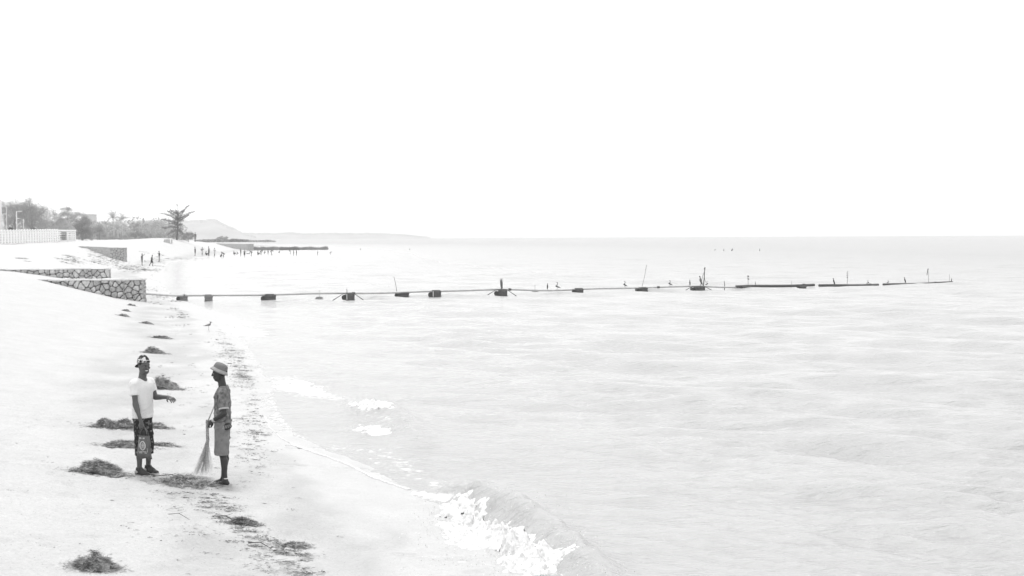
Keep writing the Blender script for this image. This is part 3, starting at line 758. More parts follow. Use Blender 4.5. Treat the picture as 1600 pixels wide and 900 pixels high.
# sleeve ends
def cut_sleeve(S, a, b, t, rad_=.10, ln=.2):
    q = a + (b - a) * t; n = (b - a) / np.linalg.norm(b - a)
    X = np.stack(np.meshgrid(*S.ax, indexing='ij'), -1) - q; al = X @ n; r_ = np.linalg.norm(X - al[..., None] * n, axis=-1)
    S.v = np.where((r_ < rad_) & (al < ln), np.maximum(S.v, al), S.v).astype(np.float32)
def sleeves(S, prs, t, r0, r1, seed):
    for a, b in prs:
        S2 = Sdf(S.lo, S.lo + (S.n - 1) * S.h, S.h); S2.v = S2.v[:S.n[0], :S.n[1], :S.n[2]]; S2.n = S.n; S2.ax = S.ax
        S2.cap(a, a + (b - a) * (t + .08), r0, r1, k=.002); S2.wrinkle(.004, seed=seed); n = (b - a) / np.linalg.norm(b - a); S2.cut(a + (b - a) * t, n)
        h = np.clip(.5 + .5 * (S.v - S2.v) / .025, 0, 1); S.v = (S.v * (1 - h) + S2.v * h - .025 * h * (1 - h) * (1 - sst(t - .35, t - .05, 0))).astype(np.float32)
sleeves(S, ((sh, el), (sh2, el2)), .60, .060, .062, 4)
S.ell(B(.04, 0, 1.478), (.076, .070, .055), k=.006, sub=True)
S.cut(B(0, 0, .845), (.0, 0, -1)); S.build('t_shirt', m_tee, per)
# shorts : dark patterned, below the knee
m_shorts1 = mat('dark_shorts', .016, .9, 0, 24, .002, 60, col2=.15, thr=(.54, .60))
S = Sdf((-.28, -.34, .22), (.30, .36, .94), .0065)
S.cap(B(0, -.05, .88), B(0, .05, .88), .112, k=.03)
for s_, ft in FT:
    kn = B(.03, .088 * s_, .48); an = ft + B(-.02, 0, .085)
    S.cap(B(0, .060 * s_, .86), kn, .094, .074, k=.03); S.cap(kn, kn * .45 + an * .55, .074, .070, k=.015)
S.wrinkle(.006, seed=5); S.cut((0, 0, .30), (0, 0, -1)); S.cut((0, 0, .90), (0, 0, 1)); S.build('shorts', m_shorts1, per)
# shoes
m_shoe = mat('dark_shoe', .035, .7, .3, 30); m_sole = mat('pale_sole', .38, .8); m_shoep = mat('pale_shoe_panel', .32, .8)
for s_, ft in FT:
    def q(f, l, u): return ft + B(f, l, u)
    S = Sdf(q(.05, 0, 0) - vec(.28, .24, .03), q(.05, 0, 0) + vec(.28, .24, .22), .0045)
    S.cap(q(-.05, 0, .045), q(.07, 0, .040), .040, .038, k=.03, flat=B.l, ratio=1.05); S.cap(q(.07, 0, .036), q(.155, 0, .030), .038, .030, k=.03, flat=B.l, ratio=1.2)
    S.cap(q(-.04, 0, .05), q(-.03, 0, .125), .042, .044, k=.03); S.cap(q(-.0, 0, .10), q(.07, 0, .055), .034, .034, k=.03)
    S.cut(q(0, 0, .125), (0, 0, 1)); S.cut(q(0, 0, .018), (0, 0, -1))
    sho = S.build('shoe', m_shoe, per)
    S = Sdf(q(.05, 0, 0) - vec(.28, .24, .03), q(.05, 0, 0) + vec(.28, .24, .05), .0045)
    S.cap(q(-.05, 0, .012), q(.155, 0, .012), .046, .040, k=.01, flat=B.l, ratio=1.05); S.cut(q(0, 0, .024), (0, 0, 1)); S.cut(q(0, 0, .0), (0, 0, -1))
    S.build('sole', m_sole, sho)
    S = Sdf(q(.0, 0, 0) - vec(.2, .2, .03), q(.0, 0, 0) + vec(.2, .2, .16), .0045)
    S.ell(q(-.045, -.018, .058), (.050, .036, .038), k=.002, rot=np.stack([B.f, B.l, vec(0, 0, 1)], -1)); S.build('heel_panel', m_shoep, sho)
    MB().tube([q(.0, -.03, .115), q(.03, .0, .118), q(.01, .035, .112)], .006, 6).build('lace', m_sole, sho, True)
# bag in the hand of person A -------------------------------------------------
hb = B(.265, -.215, .725)                      # where the fingers hold the handles
bag = empty('carrier_bag', g1 + hb, 'dark printed carrier bag with a pale oval emblem, hanging from a hand', 'bag', rz=R(-20))
m_bag = mat('bag_plastic', .075, .45, .18, 12, .006, 18, spec=.5); m_print = mat('bag_print', .60, .6); m_bagd = mat('bag_dark', .012, .5)
V = []; nx, nz = 12, 14
for s_ in (-1, 1):
    for j in range(nz + 1):
        t = j / nz; hw = .082 + (.118 - .082) * t ** .8
        for i in range(nx + 1):
            a = i / nx * 2 - 1; z = -.10 - .335 * t
            V.append((a * hw + .006 * math.sin(7 * t), s_ * (.010 + .034 * math.sin(math.pi * min(1, t * .95 + .05)) ** .6 * (1 - a * a) ** .5) + .004 * math.sin(9 * a + 5 * t), z + .006 * math.sin(5 * a) * t))
m_ = (nx + 1) * (nz + 1); Fc = []
for j in range(nz):
    for i in range(nx):
        a = j * (nx + 1) + i; Fc.append((a, a + nx + 1, a + nx + 2, a + 1)); Fc.append((m_ + a, m_ + a + 1, m_ + a + nx + 2, m_ + a + nx + 1))
for j in range(nz):
    for i in (0, nx): a = j * (nx + 1) + i; b = m_ + a; Fc.append((a, b, b + nx + 1, a + nx + 1) if i == 0 else (a, a + nx + 1, b + nx + 1, b))
for i in range(nx): a = nz * (nx + 1) + i; Fc.append((a, m_ + a, m_ + a + 1, a + 1))
bb = mesh_np('bag_body', V, Fc, m_bag, True, bag)
def by(x, z):
    t = min(1, max(0, (-.10 - z) / .335)); hw = .082 + .036 * t ** .8; a = min(.98, abs(x / hw))
    return -(.010 + .034 * math.sin(math.pi * min(1, t * .95 + .05)) ** .6 * (1 - a * a) ** .5) + .004 * math.sin(9 * (x / hw) + 5 * t) - .003
def strip(pts, w_, nm, m=m_print, par=bb):
    pts = [vec(x, by(x, z), z) for x, z in pts]; f = MB(); V = []
    for i, q in enumerate(pts):
        d = pts[min(i + 1, len(pts) - 1)] - pts[max(i - 1, 0)]; n = vec(-d[2], 0, d[0]); n /= np.linalg.norm(n) + 1e-9
        V += [q + n * w_ / 2, q - n * w_ / 2, q + n * w_ / 2 + vec(0, .003, 0), q - n * w_ / 2 + vec(0, .003, 0)]
    Fc = []
    for i in range(len(pts) - 1): o_ = i * 4; Fc += [(o_, o_ + 1, o_ + 5, o_ + 4), (o_ + 2, o_ + 6, o_ + 7, o_ + 3), (o_, o_ + 4, o_ + 6, o_ + 2), (o_ + 1, o_ + 3, o_ + 7, o_ + 5)]
    return f.add(V, Fc).build(nm, m, par)
cz = -.245
strip([(.045 * math.cos(t), cz + .062 * math.sin(t)) for t in np.linspace(0, 6.2832, 33)], .008, 'emblem_ring')
strip([(.034 * math.cos(t), cz + .048 * math.sin(t)) for t in np.linspace(0, 6.2832, 29)], .0025, 'emblem_ring')
for s_ in (-1, 1):
    strip([(s_ * .011 + .0085 * math.cos(t), cz + .004 + .016 * math.sin(t)) for t in np.linspace(0, 6.2832, 17)], .004, 'emblem_figure')
strip([(-.02, cz - .025), (.02, cz - .025)], .005, 'emblem_figure'); strip([(-.006, cz + .03), (.006, cz + .03)], .008, 'emblem_figure')
for k in range(7): strip([(-.066 + k * .0105 + (.022 if k > 3 else 0), -.138), (-.060 + k * .0105 + (.022 if k > 3 else 0), -.138)], .016 if k % 3 else .022, 'print_mark')
for k in range(9): strip([(-.054 + k * .0125, -.332), (-.047 + k * .0125, -.332)], .008, 'print_mark')
strip([(-.062, -.350), (.062, -.350)], .006, 'print_line'); strip([(-.068, -.16), (-.072, -.34)], .003, 'print_line'); strip([(.070, -.16), (.074, -.34)], .003, 'print_line')
for s_ in (-1, 1): strip([(s_ * .095 - .006, -.405), (s_ * .095 + .006, -.405)], .012, 'corner_stud', m_bagd)
for y_ in (-.016, .016):
    MB().tube([(-.062, y_, -.115), (-.058, y_, -.05), (-.02, y_ * .6, .005), (.018, y_ * .5, .012), (.05, y_, -.04), (.058, y_, -.115)], [.008] * 6, 6, flat=.5).build('handle', m_bag, bag, True)
S = Sdf((-.1, -.05, -.16), (.1, .05, .03), .005); S.ell((.0, 0, -.065), (.052, .018, .055), k=.01); S.build('dark_contents', m_bagd, bag)

# ------------------------------------------------------------------ person B : bucket hat, shorts, broom
g2 = hit(347, 757)
perB = empty('person', g2, 'person in a bucket hat and grey shorts, in profile, holding a twig broom', 'person')
B = Frame(R(180))
S = Sdf((-.32, -.34, -.02), (.32, .36, 1.80), H_)
S.cap(B(-.03, -.05, .90), B(-.03, .05, .90), .080, k=.02)
S.cap(B(-.02, 0, .92), B(-.025, 0, 1.29), .088, .105, k=.05, flat=B.l, ratio=1.32)
S.cap(B(-.035, -.115, 1.375), B(-.035, .115, 1.375), .036, k=.04)
S.cap(B(-.035, 0, 1.36), B(-.005, 0, 1.55), .060, .054, k=.05)
FB = ((-1, B(.02, -.10, 0)), (1, B(-.045, .09, 0)))
for s_, ft in FB:
    hip = B(-.03, .075 * s_, .86); kn = B(-.035, .085 * s_, .46); an = ft + B(-.02, 0, .08)
    S.cap(hip, kn, .078, .052, k=.04); S.cap(kn, an, .049, .034, k=.03); S.cap(kn * .75 + an * .25 - B.f * .022, kn * .45 + an * .55 - B.f * .012, .040, .028, k=.03)
    S.cap(an, an + B(-.03, 0, -.045), .035, .032, k=.02); S.cap(an + B(.01, 0, -.035), an + B(.12, 0, -.060), .033, .022, k=.03)
    for j in range(5): S.cap(an + B(.11, (.03 - .015 * j) * -s_, -.062), an + B(.172 - .010 * j, (.036 - .018 * j) * -s_, -.068), .013 if j == 0 else .0095, .011 if j == 0 else .008, k=.006)
shL, elL, wrL = B(-.05, .165, 1.35), B(-.09, .225, 1.065), B(.105, .11, .945)
shR, elR, wrR = B(-.03, -.165, 1.35), B(-.03, -.235, 1.06), B(.125, -.09, .93)
for a, b, c in ((shL, elL, wrL), (shR, elR, wrR)):
    S.cap(a, b, .041, .036, k=.03); S.cap(b, c, .038, .026, k=.02); S.cap(b + (c - b) * .1, b + (c - b) * .4, .040, .034, k=.02)
hand(S, wrL, B(.8, -.45, -.55), B(.5, .75, .45), -1, curl=.9, spread=.03)
hand(S, wrR, B(.8, .55, -.45), B(.5, -.75, .45), 1, curl=.9, spread=.03)
p, M_ = head(S, B(.018, 0, 1.630), B, pitch=-.05)
S.build('body', m_skin2, perB); eyes(p, M_, perB)
S = Sdf(p(0, 0, 0) - .16, p(0, 0, 0) + .16, .005)
S.ell(p(-.016, 0, .024), (.101, .079, .093), k=.002, rot=M_); S.cut(p(.05, 0, .05), (p(1, 0, -.45) - p(0, 0, 0))); S.cut(p(-.05, 0, -.045), (p(0, 0, -1) - p(0, 0, 0))); S.build('hair', MATS['hair'], perB)
# bucket hat tilted back
m_hat_shaded = mat('hat_cloth_shaded', .14, .9, .12, 20, .002, 90); m_brim_lit = mat('hat_brim', .28, .9, .1, 20, .002, 90)  # lit brim and shaded crown side put into two cloth colours
ta = R(24); fa = B.f * math.cos(ta) + vec(0, 0, 1) * math.sin(ta); ua = vec(0, 0, 1) * math.cos(ta) - B.f * math.sin(ta)
M3 = np.stack([fa, B.l, ua], -1); hc = p(-.012, 0, .052)
lathe([((.108, .092), -.004), ((.106, .090), .02), ((.098, .083), .055), ((.088, .074), .076), ((.06, .05), .088), ((.001, .001), .092)], 28, M3, hc, 'hat_crown', m_hat_shaded, perB)
lathe([((.109, .093), .008), ((.122, .106), -.012), ((.136, .120), -.038), ((.139, .123), -.040), ((.125, .108), -.016), ((.104, .088), .004)], 28, M3, hc, 'hat_brim', m_brim_lit, perB)
# shirt
m_shB = mat('grey_jersey', .13, .9, .55, 20, .004, 24); m_trim = mat('jersey_trim', .38, .9); m_shd = mat('jersey_dark', .03, .9)
S = Sdf((-.30, -.36, .82), (.30, .36, 1.48), .0065)
S.cap(B(-.018, 0, .90), B(-.02, 0, 1.28), .126, .120, k=.03, flat=B.l, ratio=1.32)
S.cap(B(-.04, -.10, 1.385), B(-.04, .10, 1.385), .066, k=.07)
S.wrinkle(.010, f=(30, 30, 44), seed=8)
sleeves(S, ((shL, elL), (shR, elR)), .80, .066, .074, 8)
S.ell(B(-.005, 0, 1.487), (.080, .072, .050), k=.006, sub=True)
S.cut((0, 0, .885), (-.15, 0, -1)); shirt = S.build('shirt', m_shB, perB)
for a, b in ((shL, elL), (shR, elR)):
    d = b - a
    for t_ in (.74, .78):
        q = a + d * t_; u = d / np.linalg.norm(d)
        MB().tube([q - u * .005, q + u * .005], .0735, 20).build('sleeve_stripe', m_trim, shirt, True)
S = Sdf(B(-.04, .16, 1.27) - .12, B(-.04, .16, 1.27) + .12, .006); S.ell(B(.0, .19, 1.30), (.014, .030, .045), k=.002); S.build('shoulder_dark_patch', m_shd, shirt)  # dark patch set on the shoulder
S = Sdf(B(.09, .0, 1.27) - .14, B(.09, .0, 1.27) + .14, .006); S.ell(B(.078, .055, 1.28), (.020, .03, .030), k=.002); S.build('chest_fold_shade', m_shd, shirt)  # fold at the chest: its shade put in as a dark lump
# shorts, loose and knee long
m_shoB = mat('grey_shorts', .155, .9, .28, 8, .003, 24)
S = Sdf((-.32, -.32, .36), (.30, .32, 1.02), .0065)
S.cap(B(-.02, -.045, .90), B(-.02, .045, .90), .112, k=.03)
for s_ in (-1, 1):
    S.cap(B(-.015, .055 * s_, .88), B(-.005 + (.035 if s_ < 0 else -.012), .085 * s_, .40), .106, .108, k=.012)
S.wrinkle(.009, f=(34, 30, 10), seed=3); S.cut((0, 0, .445), (0, 0, -1)); S.cut((0, 0, .955), (0, 0, 1)); S.build('shorts', m_shoB, perB)
# patterned pouch hanging at the back of the waist
S = Sdf(B(-.11, .13, .87) - .16, B(-.11, .13, .87) + .16, .005)
Mp = np.array(Matrix.Rotation(R(-14), 3, 'Y')); S.ell(B(-.105, .125, .862), (.075, .030, .050), k=.003, rot=Mp); S.build('waist_pouch', m_shd, perB)
for k in range(5):
    x0 = B(-.055 - k * .028, .165 - abs(k - 2) * .006, .832 + k * .006); MB().tube([x0, x0 + vec(.006, -.002, .045)], .0045, 5).build('pouch_stripe', m_trim, perB)
# bracelets and anklet
d = (elL - wrL) / np.linalg.norm(elL - wrL)
for k, mm in ((0, m_trim), (1, m_print), (2, m_trim)):
    q = wrL + d * (.012 + .017 * k); MB().tube([q - d * .005, q + d * .005], .0315 + .001 * k, 16).build('bracelet', mm, perB, True)
an = FB[1][1] + B(-.024, 0, .098); MB().tube([an, an + vec(0, 0, .014)], .0385, 18).build('anklet', m_print, perB, True)

# broom of long twigs ----------------------------------------------------------
m_twig = mat('broom_twigs', .62, .9, .4, 60); m_stick = mat('broom_handle', .36, .8, .15, 20)
hand_pt = g2 + B(.205, .015, .90)
foot_c = hit(316, 745)
broom = empty('broom', (hand_pt[0], hand_pt[1], hand_pt[2]), 'long twig broom with splayed bristles held upright by the person in the bucket hat', 'broom')
topp = aty(335, 634, hand_pt[1]) - hand_pt; neck = aty(324.5, 688, (hand_pt[1] * .7 + foot_c[1] * .3)) - hand_pt
MB().tube([topp, topp * .3, vec(0, 0, 0), neck], [.008, .010, .012, .014], 8).build('broom_stick', m_stick, broom, True)
tw = MB(); gnd = foot_c - hand_pt
for k in range(170):
    a = rnd.uniform(0, 6.283); r0 = .019 * rnd.random() ** .5; st = vec(0, 0, -.01) + vec(math.cos(a) * r0, math.sin(a) * r0, rnd.uniform(0, .06))
    nk = neck + vec(math.cos(a) * r0 * 1.3, math.sin(a) * r0 * 1.3, 0)
    ex = rnd.uniform(-1, 1); tip = gnd + vec(.14 * ex + .01, rnd.uniform(-.09, .09), rnd.uniform(.01, .10) + .05 * (ex > .3) * rnd.random())
    mid = nk * .5 + tip * .5 + vec(rnd.gauss(0, .014), rnd.gauss(0, .014), 0) - vec(.02 * ex, 0, 0)
    tw.tube([st, nk, mid, tip], [.0024, .0026, .0022, .0012], 3, caps=False)
tg = tw.build('bristles', m_twig, broom)
for z_ in (.06, .16, .5):
    q = neck * z_ * 1.6; MB().tube([q, q + vec(0, 0, -.016)], .0225 + .004 * z_, 12).build('binding', m_stick, broom, True)
# ------------------------------------------------------------------ far bathers and walkers
m_fs = [mat('skin_far', .045, .7), mat('skin_far_dark', .025, .7)]
m_fc = {k: mat('clothes_' + k, v, .9) for k, v in dict(dark=.02, grey=.12, pale=.45, mid=.22).items()}
POSE = dict(
    stand=dict(pel=(0, .93), neck=(0, 1.42), head=(.03, 1.62), legs=[((0, .48), (-.02, .06)), ((.03, .49), (.05, .06))], arms=[((-.02, 1.14), (.06, .9)), ((-.02, 1.14), (.05, .9))]),
    hipped=dict(pel=(0, .93), neck=(0, 1.42), head=(.03, 1.62), legs=[((0, .48), (-.02, .06)), ((.03, .49), (.08, .06))], arms=[((-.12, 1.18), (.02, .98)), ((.05, 1.2), (.28, 1.36))], wide=1.7),
    walk=dict(pel=(0, .90), neck=(.06, 1.40), head=(.12, 1.60), legs=[((.16, .50), (.10, .06)), ((-.06, .48), (-.36, .14))], arms=[((-.12, 1.16), (-.12, .92)), ((.14, 1.16), (.30, .98))]),
    raise_=dict(pel=(0, .93), neck=(0, 1.42), head=(.02, 1.62), legs=[((.02, .48), (0, .06)), ((.0, .48), (-.03, .06))], arms=[((-.1, 1.2), (-.02, 1.0)), ((.22, 1.50), (.36, 1.66))]),
    bend=dict(pel=(-.10, .86), neck=(.30, 1.16), head=(.46, 1.22), legs=[((.06, .48), (-.02, .06)), ((.02, .48), (.10, .06))], arms=[((.36, .92), (.42, .68)), ((.34, .92), (.38, .70))]),
    sit=dict(pel=(0, .12), neck=(-.10, .62), head=(-.04, .80), legs=[((.36, .42), (.52, .06)), ((.34, .40), (.50, .06))], arms=[((.08, .42), (.30, .40)), ((-.22, .34), (-.28, .06))]),
    crouch=dict(pel=(-.12, .30), neck=(.14, .72), head=(.26, .88), legs=[((.22, .46), (-.02, .06)), ((.24, .44), (.04, .06))], arms=[((.26, .50), (.44, .36)), ((.24, .50), (.46, .40))]),
    lie=dict(pel=(-.1, .10), neck=(.36, .22), head=(.52, .34), legs=[((-.48, .12), (-.84, .08)), ((-.46, .16), (-.84, .10))], arms=[((.40, .06), (.62, .06)), ((.38, .06), (.60, .05))]),
)
def figure(px, py, pose, hpx, lab, yaw=0, cl='dark', top=None, skin=0, sink=0.0, water=False, group='people far off on the beach', Y=None):
    q = atz(px, py, 0) if water else hit(px, py)
    if Y: q = aty(px, py, Y)
    sc = hpx / F * q[1] / {'sit': .95, 'crouch': 1.0, 'lie': .5, 'bend': 1.3}.get(pose, 1.74)
    P_ = POSE[pose]; fr = Frame(R(yaw)); w_ = P_.get('wide', 1)
    rt = empty('person', (q[0], q[1], q[2] - sink), lab, 'person', group)
    def b(fl, l): return fr(fl[0], l, fl[1]) * sc
    def sc_(x): return x * sc
    S = Sdf(np.array((-1.05, -1.05, -.05)) * sc, np.array((1.05, 1.05, 1.85)) * sc, .028 * sc)
    pel, nk, hd = P_['pel'], P_['neck'], P_['head']
    S.cap(b(pel, 0), b((pel[0] * .3 + nk[0] * .7, pel[1] * .3 + nk[1] * .7), 0), .115 * sc, .125 * sc, k=.04 * sc, flat=fr.l, ratio=1.3)
    S.cap(b((nk[0], nk[1] - .06), -.13), b((nk[0], nk[1] - .06), .13), .06 * sc, k=.05 * sc)
    S.cap(b(nk, 0), b(hd, 0), .05 * sc, k=.03 * sc); S.ell(b((hd[0], hd[1] + .02), 0), np.array((.085, .085, .115)) * sc, k=.02 * sc)
    for s_, (kn, an) in zip((-1, 1), P_['legs']):
        S.cap(b(pel, .08 * s_), b(kn, .10 * s_), .085 * sc, .058 * sc, k=.03 * sc); S.cap(b(kn, .10 * s_), b(an, .10 * s_), .055 * sc, .040 * sc, k=.02 * sc); S.cap(b(an, .10 * s_), b((an[0] + .14, an[1] - .02), .10 * s_), .035 * sc, k=.02 * sc)
    for s_, (el_, ha) in zip((-1, 1), P_['arms']):
        S.cap(b((nk[0], nk[1] - .05), .18 * s_), b(el_, .22 * s_ * w_), .052 * sc, .042 * sc, k=.02 * sc); S.cap(b(el_, .22 * s_ * w_), b(ha, .19 * s_), .040 * sc, .034 * sc, k=.02 * sc); S.ell(b(ha, .19 * s_), np.array((.045,) * 3) * sc, k=.02 * sc)
    S.build('body', m_fs[skin], rt)
    if cl:
        S = Sdf(np.array((-1.0, -1.0, -.0)) * sc, np.array((1.0, 1.0, 1.3)) * sc, .032 * sc)
        S.cap(b(pel, -.05), b(pel, .05), .145 * sc, k=.03 * sc)
        for s_, (kn, an) in zip((-1, 1), P_['legs']):
            m_ = (pel[0] * .25 + kn[0] * .75, pel[1] * .25 + kn[1] * .75); S.cap(b(pel, .08 * s_), b(m_, .095 * s_), .115 * sc, .10 * sc, k=.03 * sc)
        S.build('shorts', m_fc[cl], rt)
    if top:
        S = Sdf(np.array((-1.0, -1.0, -.0)) * sc, np.array((1.0, 1.0, 1.6)) * sc, .032 * sc)
        S.cap(b((pel[0], pel[1] + .05), 0), b((pel[0] * .25 + nk[0] * .75, pel[1] * .25 + nk[1] * .75), 0), .135 * sc, .145 * sc, k=.04 * sc, flat=fr.l, ratio=1.3)
        S.cap(b((nk[0], nk[1] - .07), -.13), b((nk[0], nk[1] - .07), .13), .075 * sc, k=.05 * sc)
        for s_, (el_, ha) in zip((-1, 1), P_['arms']):
            S.cap(b((nk[0], nk[1] - .06), .18 * s_), b(((nk[0] + el_[0]) / 2, (nk[1] + el_[1]) / 2), .20 * s_ * w_), .068 * sc, k=.02 * sc)
        S.build('shirt', m_fc[top], rt)
    return rt
W_ = dict(water=True, group='bathers at the water edge')
figure(222, 415, 'raise_', 19, 'walker nearest the stone walls, arm lifted to the right', 10, 'grey', 'grey')
figure(237, 416, 'walk', 18, 'walker striding right with bare back, second from the stone walls', 30, 'dark')
figure(249, 409, 'hipped', 17, 'standing figure in pale skirt with elbows out, third from the stone walls', 200, 'mid', 'dark')
figure(305, 378, 'stand', 15, 'lone figure standing on the crest of the sand mound', 80, 'grey', 'dark')
figure(305, 400, 'stand', 14.5, 'dark figure standing with arms folded at the left end of the bathing group', 200, 'dark', 'grey', skin=1)
figure(316, 399, 'hipped', 13, 'pale dressed figure stooping slightly beside the dark standing one', -20, 'pale', 'mid')
figure(322.5, 399, 'sit', 7, 'figure sitting on the sand between two standing bathers', 30, 'dark', skin=1)
figure(326.5, 400, 'stand', 15, 'tallest bather in dark shorts, next to the seated one', 180, 'dark')
figure(335.5, 400.5, 'hipped', 13, 'figure in a pale dress standing right of the tallest bather', 180, 'pale', 'pale')
figure(345, 402, 'crouch', 6, 'small crouching bather playing with another at the water edge', 0, 'dark')
figure(349.5, 403, 'bend', 9.5, 'bather leaning left over the crouching playmate', 180, 'grey')
figure(366, 397.5, 'sit', 6, 'bather sitting alone with knees up at the water line', 0, 'dark', **W_)
figure(371.5, 397, 'crouch', 4, 'tiny low crouching bather just right of the seated one', 180, 'dark', **W_)
figure(376.3, 399, 'stand', 11, 'dark upright bather below the right end of the farthest stone wall', 180, 'dark', 'dark', skin=1, **W_)
figure(382, 401.5, 'hipped', 11, 'bather with elbows raised, standing nearest the camera in the shallow water', 90, 'dark', **W_)
figure(388, 397, 'lie', 2.5, 'bather lying flat in the shallows by the reed bed', 0, 'dark', **W_)
figure(393, 399.5, 'bend', 8, 'bather bending left in front of the left end of the reeds', 180, 'dark', **W_)
figure(403.5, 398, 'sit', 7, 'bather seated in shallow water with legs stretched right', 0, 'grey', **W_)
figure(408, 398, 'bend', 8, 'bather bending right in front of the middle of the reeds', 20, 'dark', **W_)
figure(413, 396.5, 'crouch', 5, 'small bather crouching under the reeds, pale dressed', 0, 'pale', **W_)
figure(419, 398, 'walk', 8.5, 'bather walking left through the water in front of the reeds', 180, 'dark', **W_)
figure(424, 398.5, 'bend', 9, 'bather stooping right, at the start of the darkest reed patch', 0, 'mid', **W_)
figure(436, 395.5, 'crouch', 4, 'head and shoulders of a swimmer below the darkest reeds', 0, 'dark', skin=1, **W_)
figure(454, 397, 'bend', 6.5, 'pale bather bending left beside the two standing ones', 180, 'pale', **W_)
figure(459, 399, 'stand', 8.5, 'left one of two bathers standing side by side under the reeds', 180, 'dark', **W_)
figure(463.3, 399, 'stand', 9.5, 'right and taller one of two bathers standing side by side under the reeds', 180, 'dark', skin=1, **W_)
figure(496.5, 399, 'stand', 7.5, 'bather standing alone in open water right of the group', 180, 'dark', **W_)
figure(516, 398, 'bend', 5, 'last bather on the right, leaning, beyond the reed bed', 0, 'grey', **W_)
WS = dict(water=True, group='swimmers far out in the lake')
figure(1117, 391.5, 'crouch', 2.6, 'leftmost of the far swimmers, only a small head above water', 0, 'dark', skin=1, **WS)
figure(1131, 392.5, 'stand', 6.5, 'far swimmer standing upright, second from the left', 0, 'dark', sink=.35, **WS)
figure(1143.5, 392.5, 'crouch', 4.5, 'far swimmer leaning right, third from the left', 0, 'dark', **WS)
figure(1187, 392.5, 'stand', 6.5, 'rightmost far swimmer, standing alone', 0, 'dark', sink=.35, **WS)
for x_, t_ in ((563, 'left'), (640, 'right')):
    figure(x_, 390.5, 'crouch', 2.4, 'tiny head of a swimmer in mid lake, the %s one beyond the leaning pole' % t_, 0, 'dark', skin=1, **WS)

# ------------------------------------------------------------------ birds
m_b1 = mat('bird_dark', .03, .8); m_b2 = mat('bird_pale', .12, .8); m_leg = mat('bird_leg', .05, .8)
def bird(loc, sc, yaw, pose, lab, m=m_b1, name='bird'):
    fr = Frame(R(yaw)); rt = empty(name, loc, lab, 'bird', 'birds perched along the pipe' if name == 'bird' else None)
    leg = .16 if pose != 'wader' else .22
    S = Sdf(np.array((-.5, -.5, .0)) * sc, np.array((.5, .5, .75)) * sc, .010 * sc * 1.2)
    def b(f, l, u): return fr(f, l, u) * sc
    if pose == 'wader':
        S.cap(b(-.13, 0, leg + .07), b(.06, 0, leg + .11), .040 * sc, .068 * sc, k=.03 * sc); S.cap(b(-.13, 0, leg + .07), b(-.26, 0, leg + .045), .030 * sc, .012 * sc, k=.02 * sc)
        S.cap(b(.09, 0, leg + .14), b(.12, 0, leg + .22), .036 * sc, .030 * sc, k=.03 * sc); S.ell(b(.13, 0, leg + .25), np.array((.045, .035, .036)) * sc, k=.02 * sc)
        S.cap(b(.16, 0, leg + .245), b(.26, 0, leg + .225), .013 * sc, .005 * sc, k=.005); S.cap(b(.11, 0, leg + .26), b(.03, 0, leg + .28), .024 * sc, .008 * sc, k=.01)
    elif pose == 'upright':
        S.cap(b(-.05, 0, .10), b(.02, 0, .30), .050 * sc, .060 * sc, k=.03 * sc); S.cap(b(-.05, 0, .10), b(-.10, 0, -.0), .030 * sc, .012 * sc, k=.02 * sc)
        S.cap(b(.02, 0, .30), b(.04, 0, .46), .038 * sc, .024 * sc, k=.03 * sc); S.ell(b(.06, 0, .49), np.array((.042, .030, .030)) * sc, k=.02 * sc); S.cap(b(.08, 0, .49), b(.17, 0, .50), .011 * sc, .005 * sc, k=.005)
    else:
        S.cap(b(-.10, 0, .12), b(.08, 0, .20), .045 * sc, .058 * sc, k=.03 * sc); S.cap(b(-.1, 0, .12), b(-.24, 0, .06), .030 * sc, .010 * sc, k=.02 * sc)
        S.cap(b(.08, 0, .20), b(-.02, 0, .34), .032 * sc, .020 * sc, k=.03 * sc); S.cap(b(-.02, 0, .34), b(.0, 0, .44), .02 * sc, .02 * sc, k=.02 * sc); S.ell(b(.02, 0, .46), np.array((.04, .026, .028)) * sc, k=.02 * sc); S.cap(b(.04, 0, .46), b(.14, 0, .42), .010 * sc, .004 * sc, k=.005)
    S.build('feathers', m, rt)
    for s_ in (-1, 1):
        h0 = leg + .06 if pose == 'wader' else .1
        MB().tube([b(-.01, .025 * s_, h0), b(.01, .025 * s_, h0 * .5), b(0, .025 * s_, 0), b(.05, .03 * s_, .0)], .009 * sc, 5).build('leg', m_leg, rt)
    return rt
q = hit(326, 516); bird(q, .68, 12, 'wader', 'long legged brown wader standing on wet sand at the water edge', mat('wader_brown', .17, .8, .3, 20), name='wader')
def onpipe(px, sc, yaw, pose, lab, m=m_b1):
    Y = Yat(px); kk = [k for k in ks]; zz = np.interp(px, kk, [TP[k][2] for k in kk]); xx = aty(px, 450, Y)[0]
    bird(np.array([xx, np.interp(px, kk, [TP[k][1] for k in kk]), zz + .07]), sc, yaw, pose, lab, m)
onpipe(855.5, .75, 80, 'upright', 'slim upright bird left of the bird with the curved neck')
onpipe(871, .95, 180, 'crook', 'bird with curved neck stretching left, between the fifth and sixth tall pontoons', m_b2)
onpipe(976.5, .85, 150, 'crook', 'dark hunched bird left of the tall pennant pole')
onpipe(1047, .80, 160, 'crook', 'hunched bird midway between the tall pennant pole and the furled cloth pole')
onpipe(1078, .75, 90, 'upright', 'small dark bird just left of the large pontoon')
onpipe(1095, 1.25, 180, 'upright', 'pale bird standing tall beside the furled cloth pole', m_b2)
onpipe(1104.5, .6, 0, 'crook', 'small bird right at the foot of the furled cloth pole')
onpipe(1303, .9, 150, 'upright', 'bird leaning back, left of the two streamer pole')
onpipe(1356, .6, 0, 'crook', 'small bird at the right end of the low lying pipe')
onpipe(1387.5, .55, 0, 'crook', 'smallest bird at the left end of the farthest pipe')
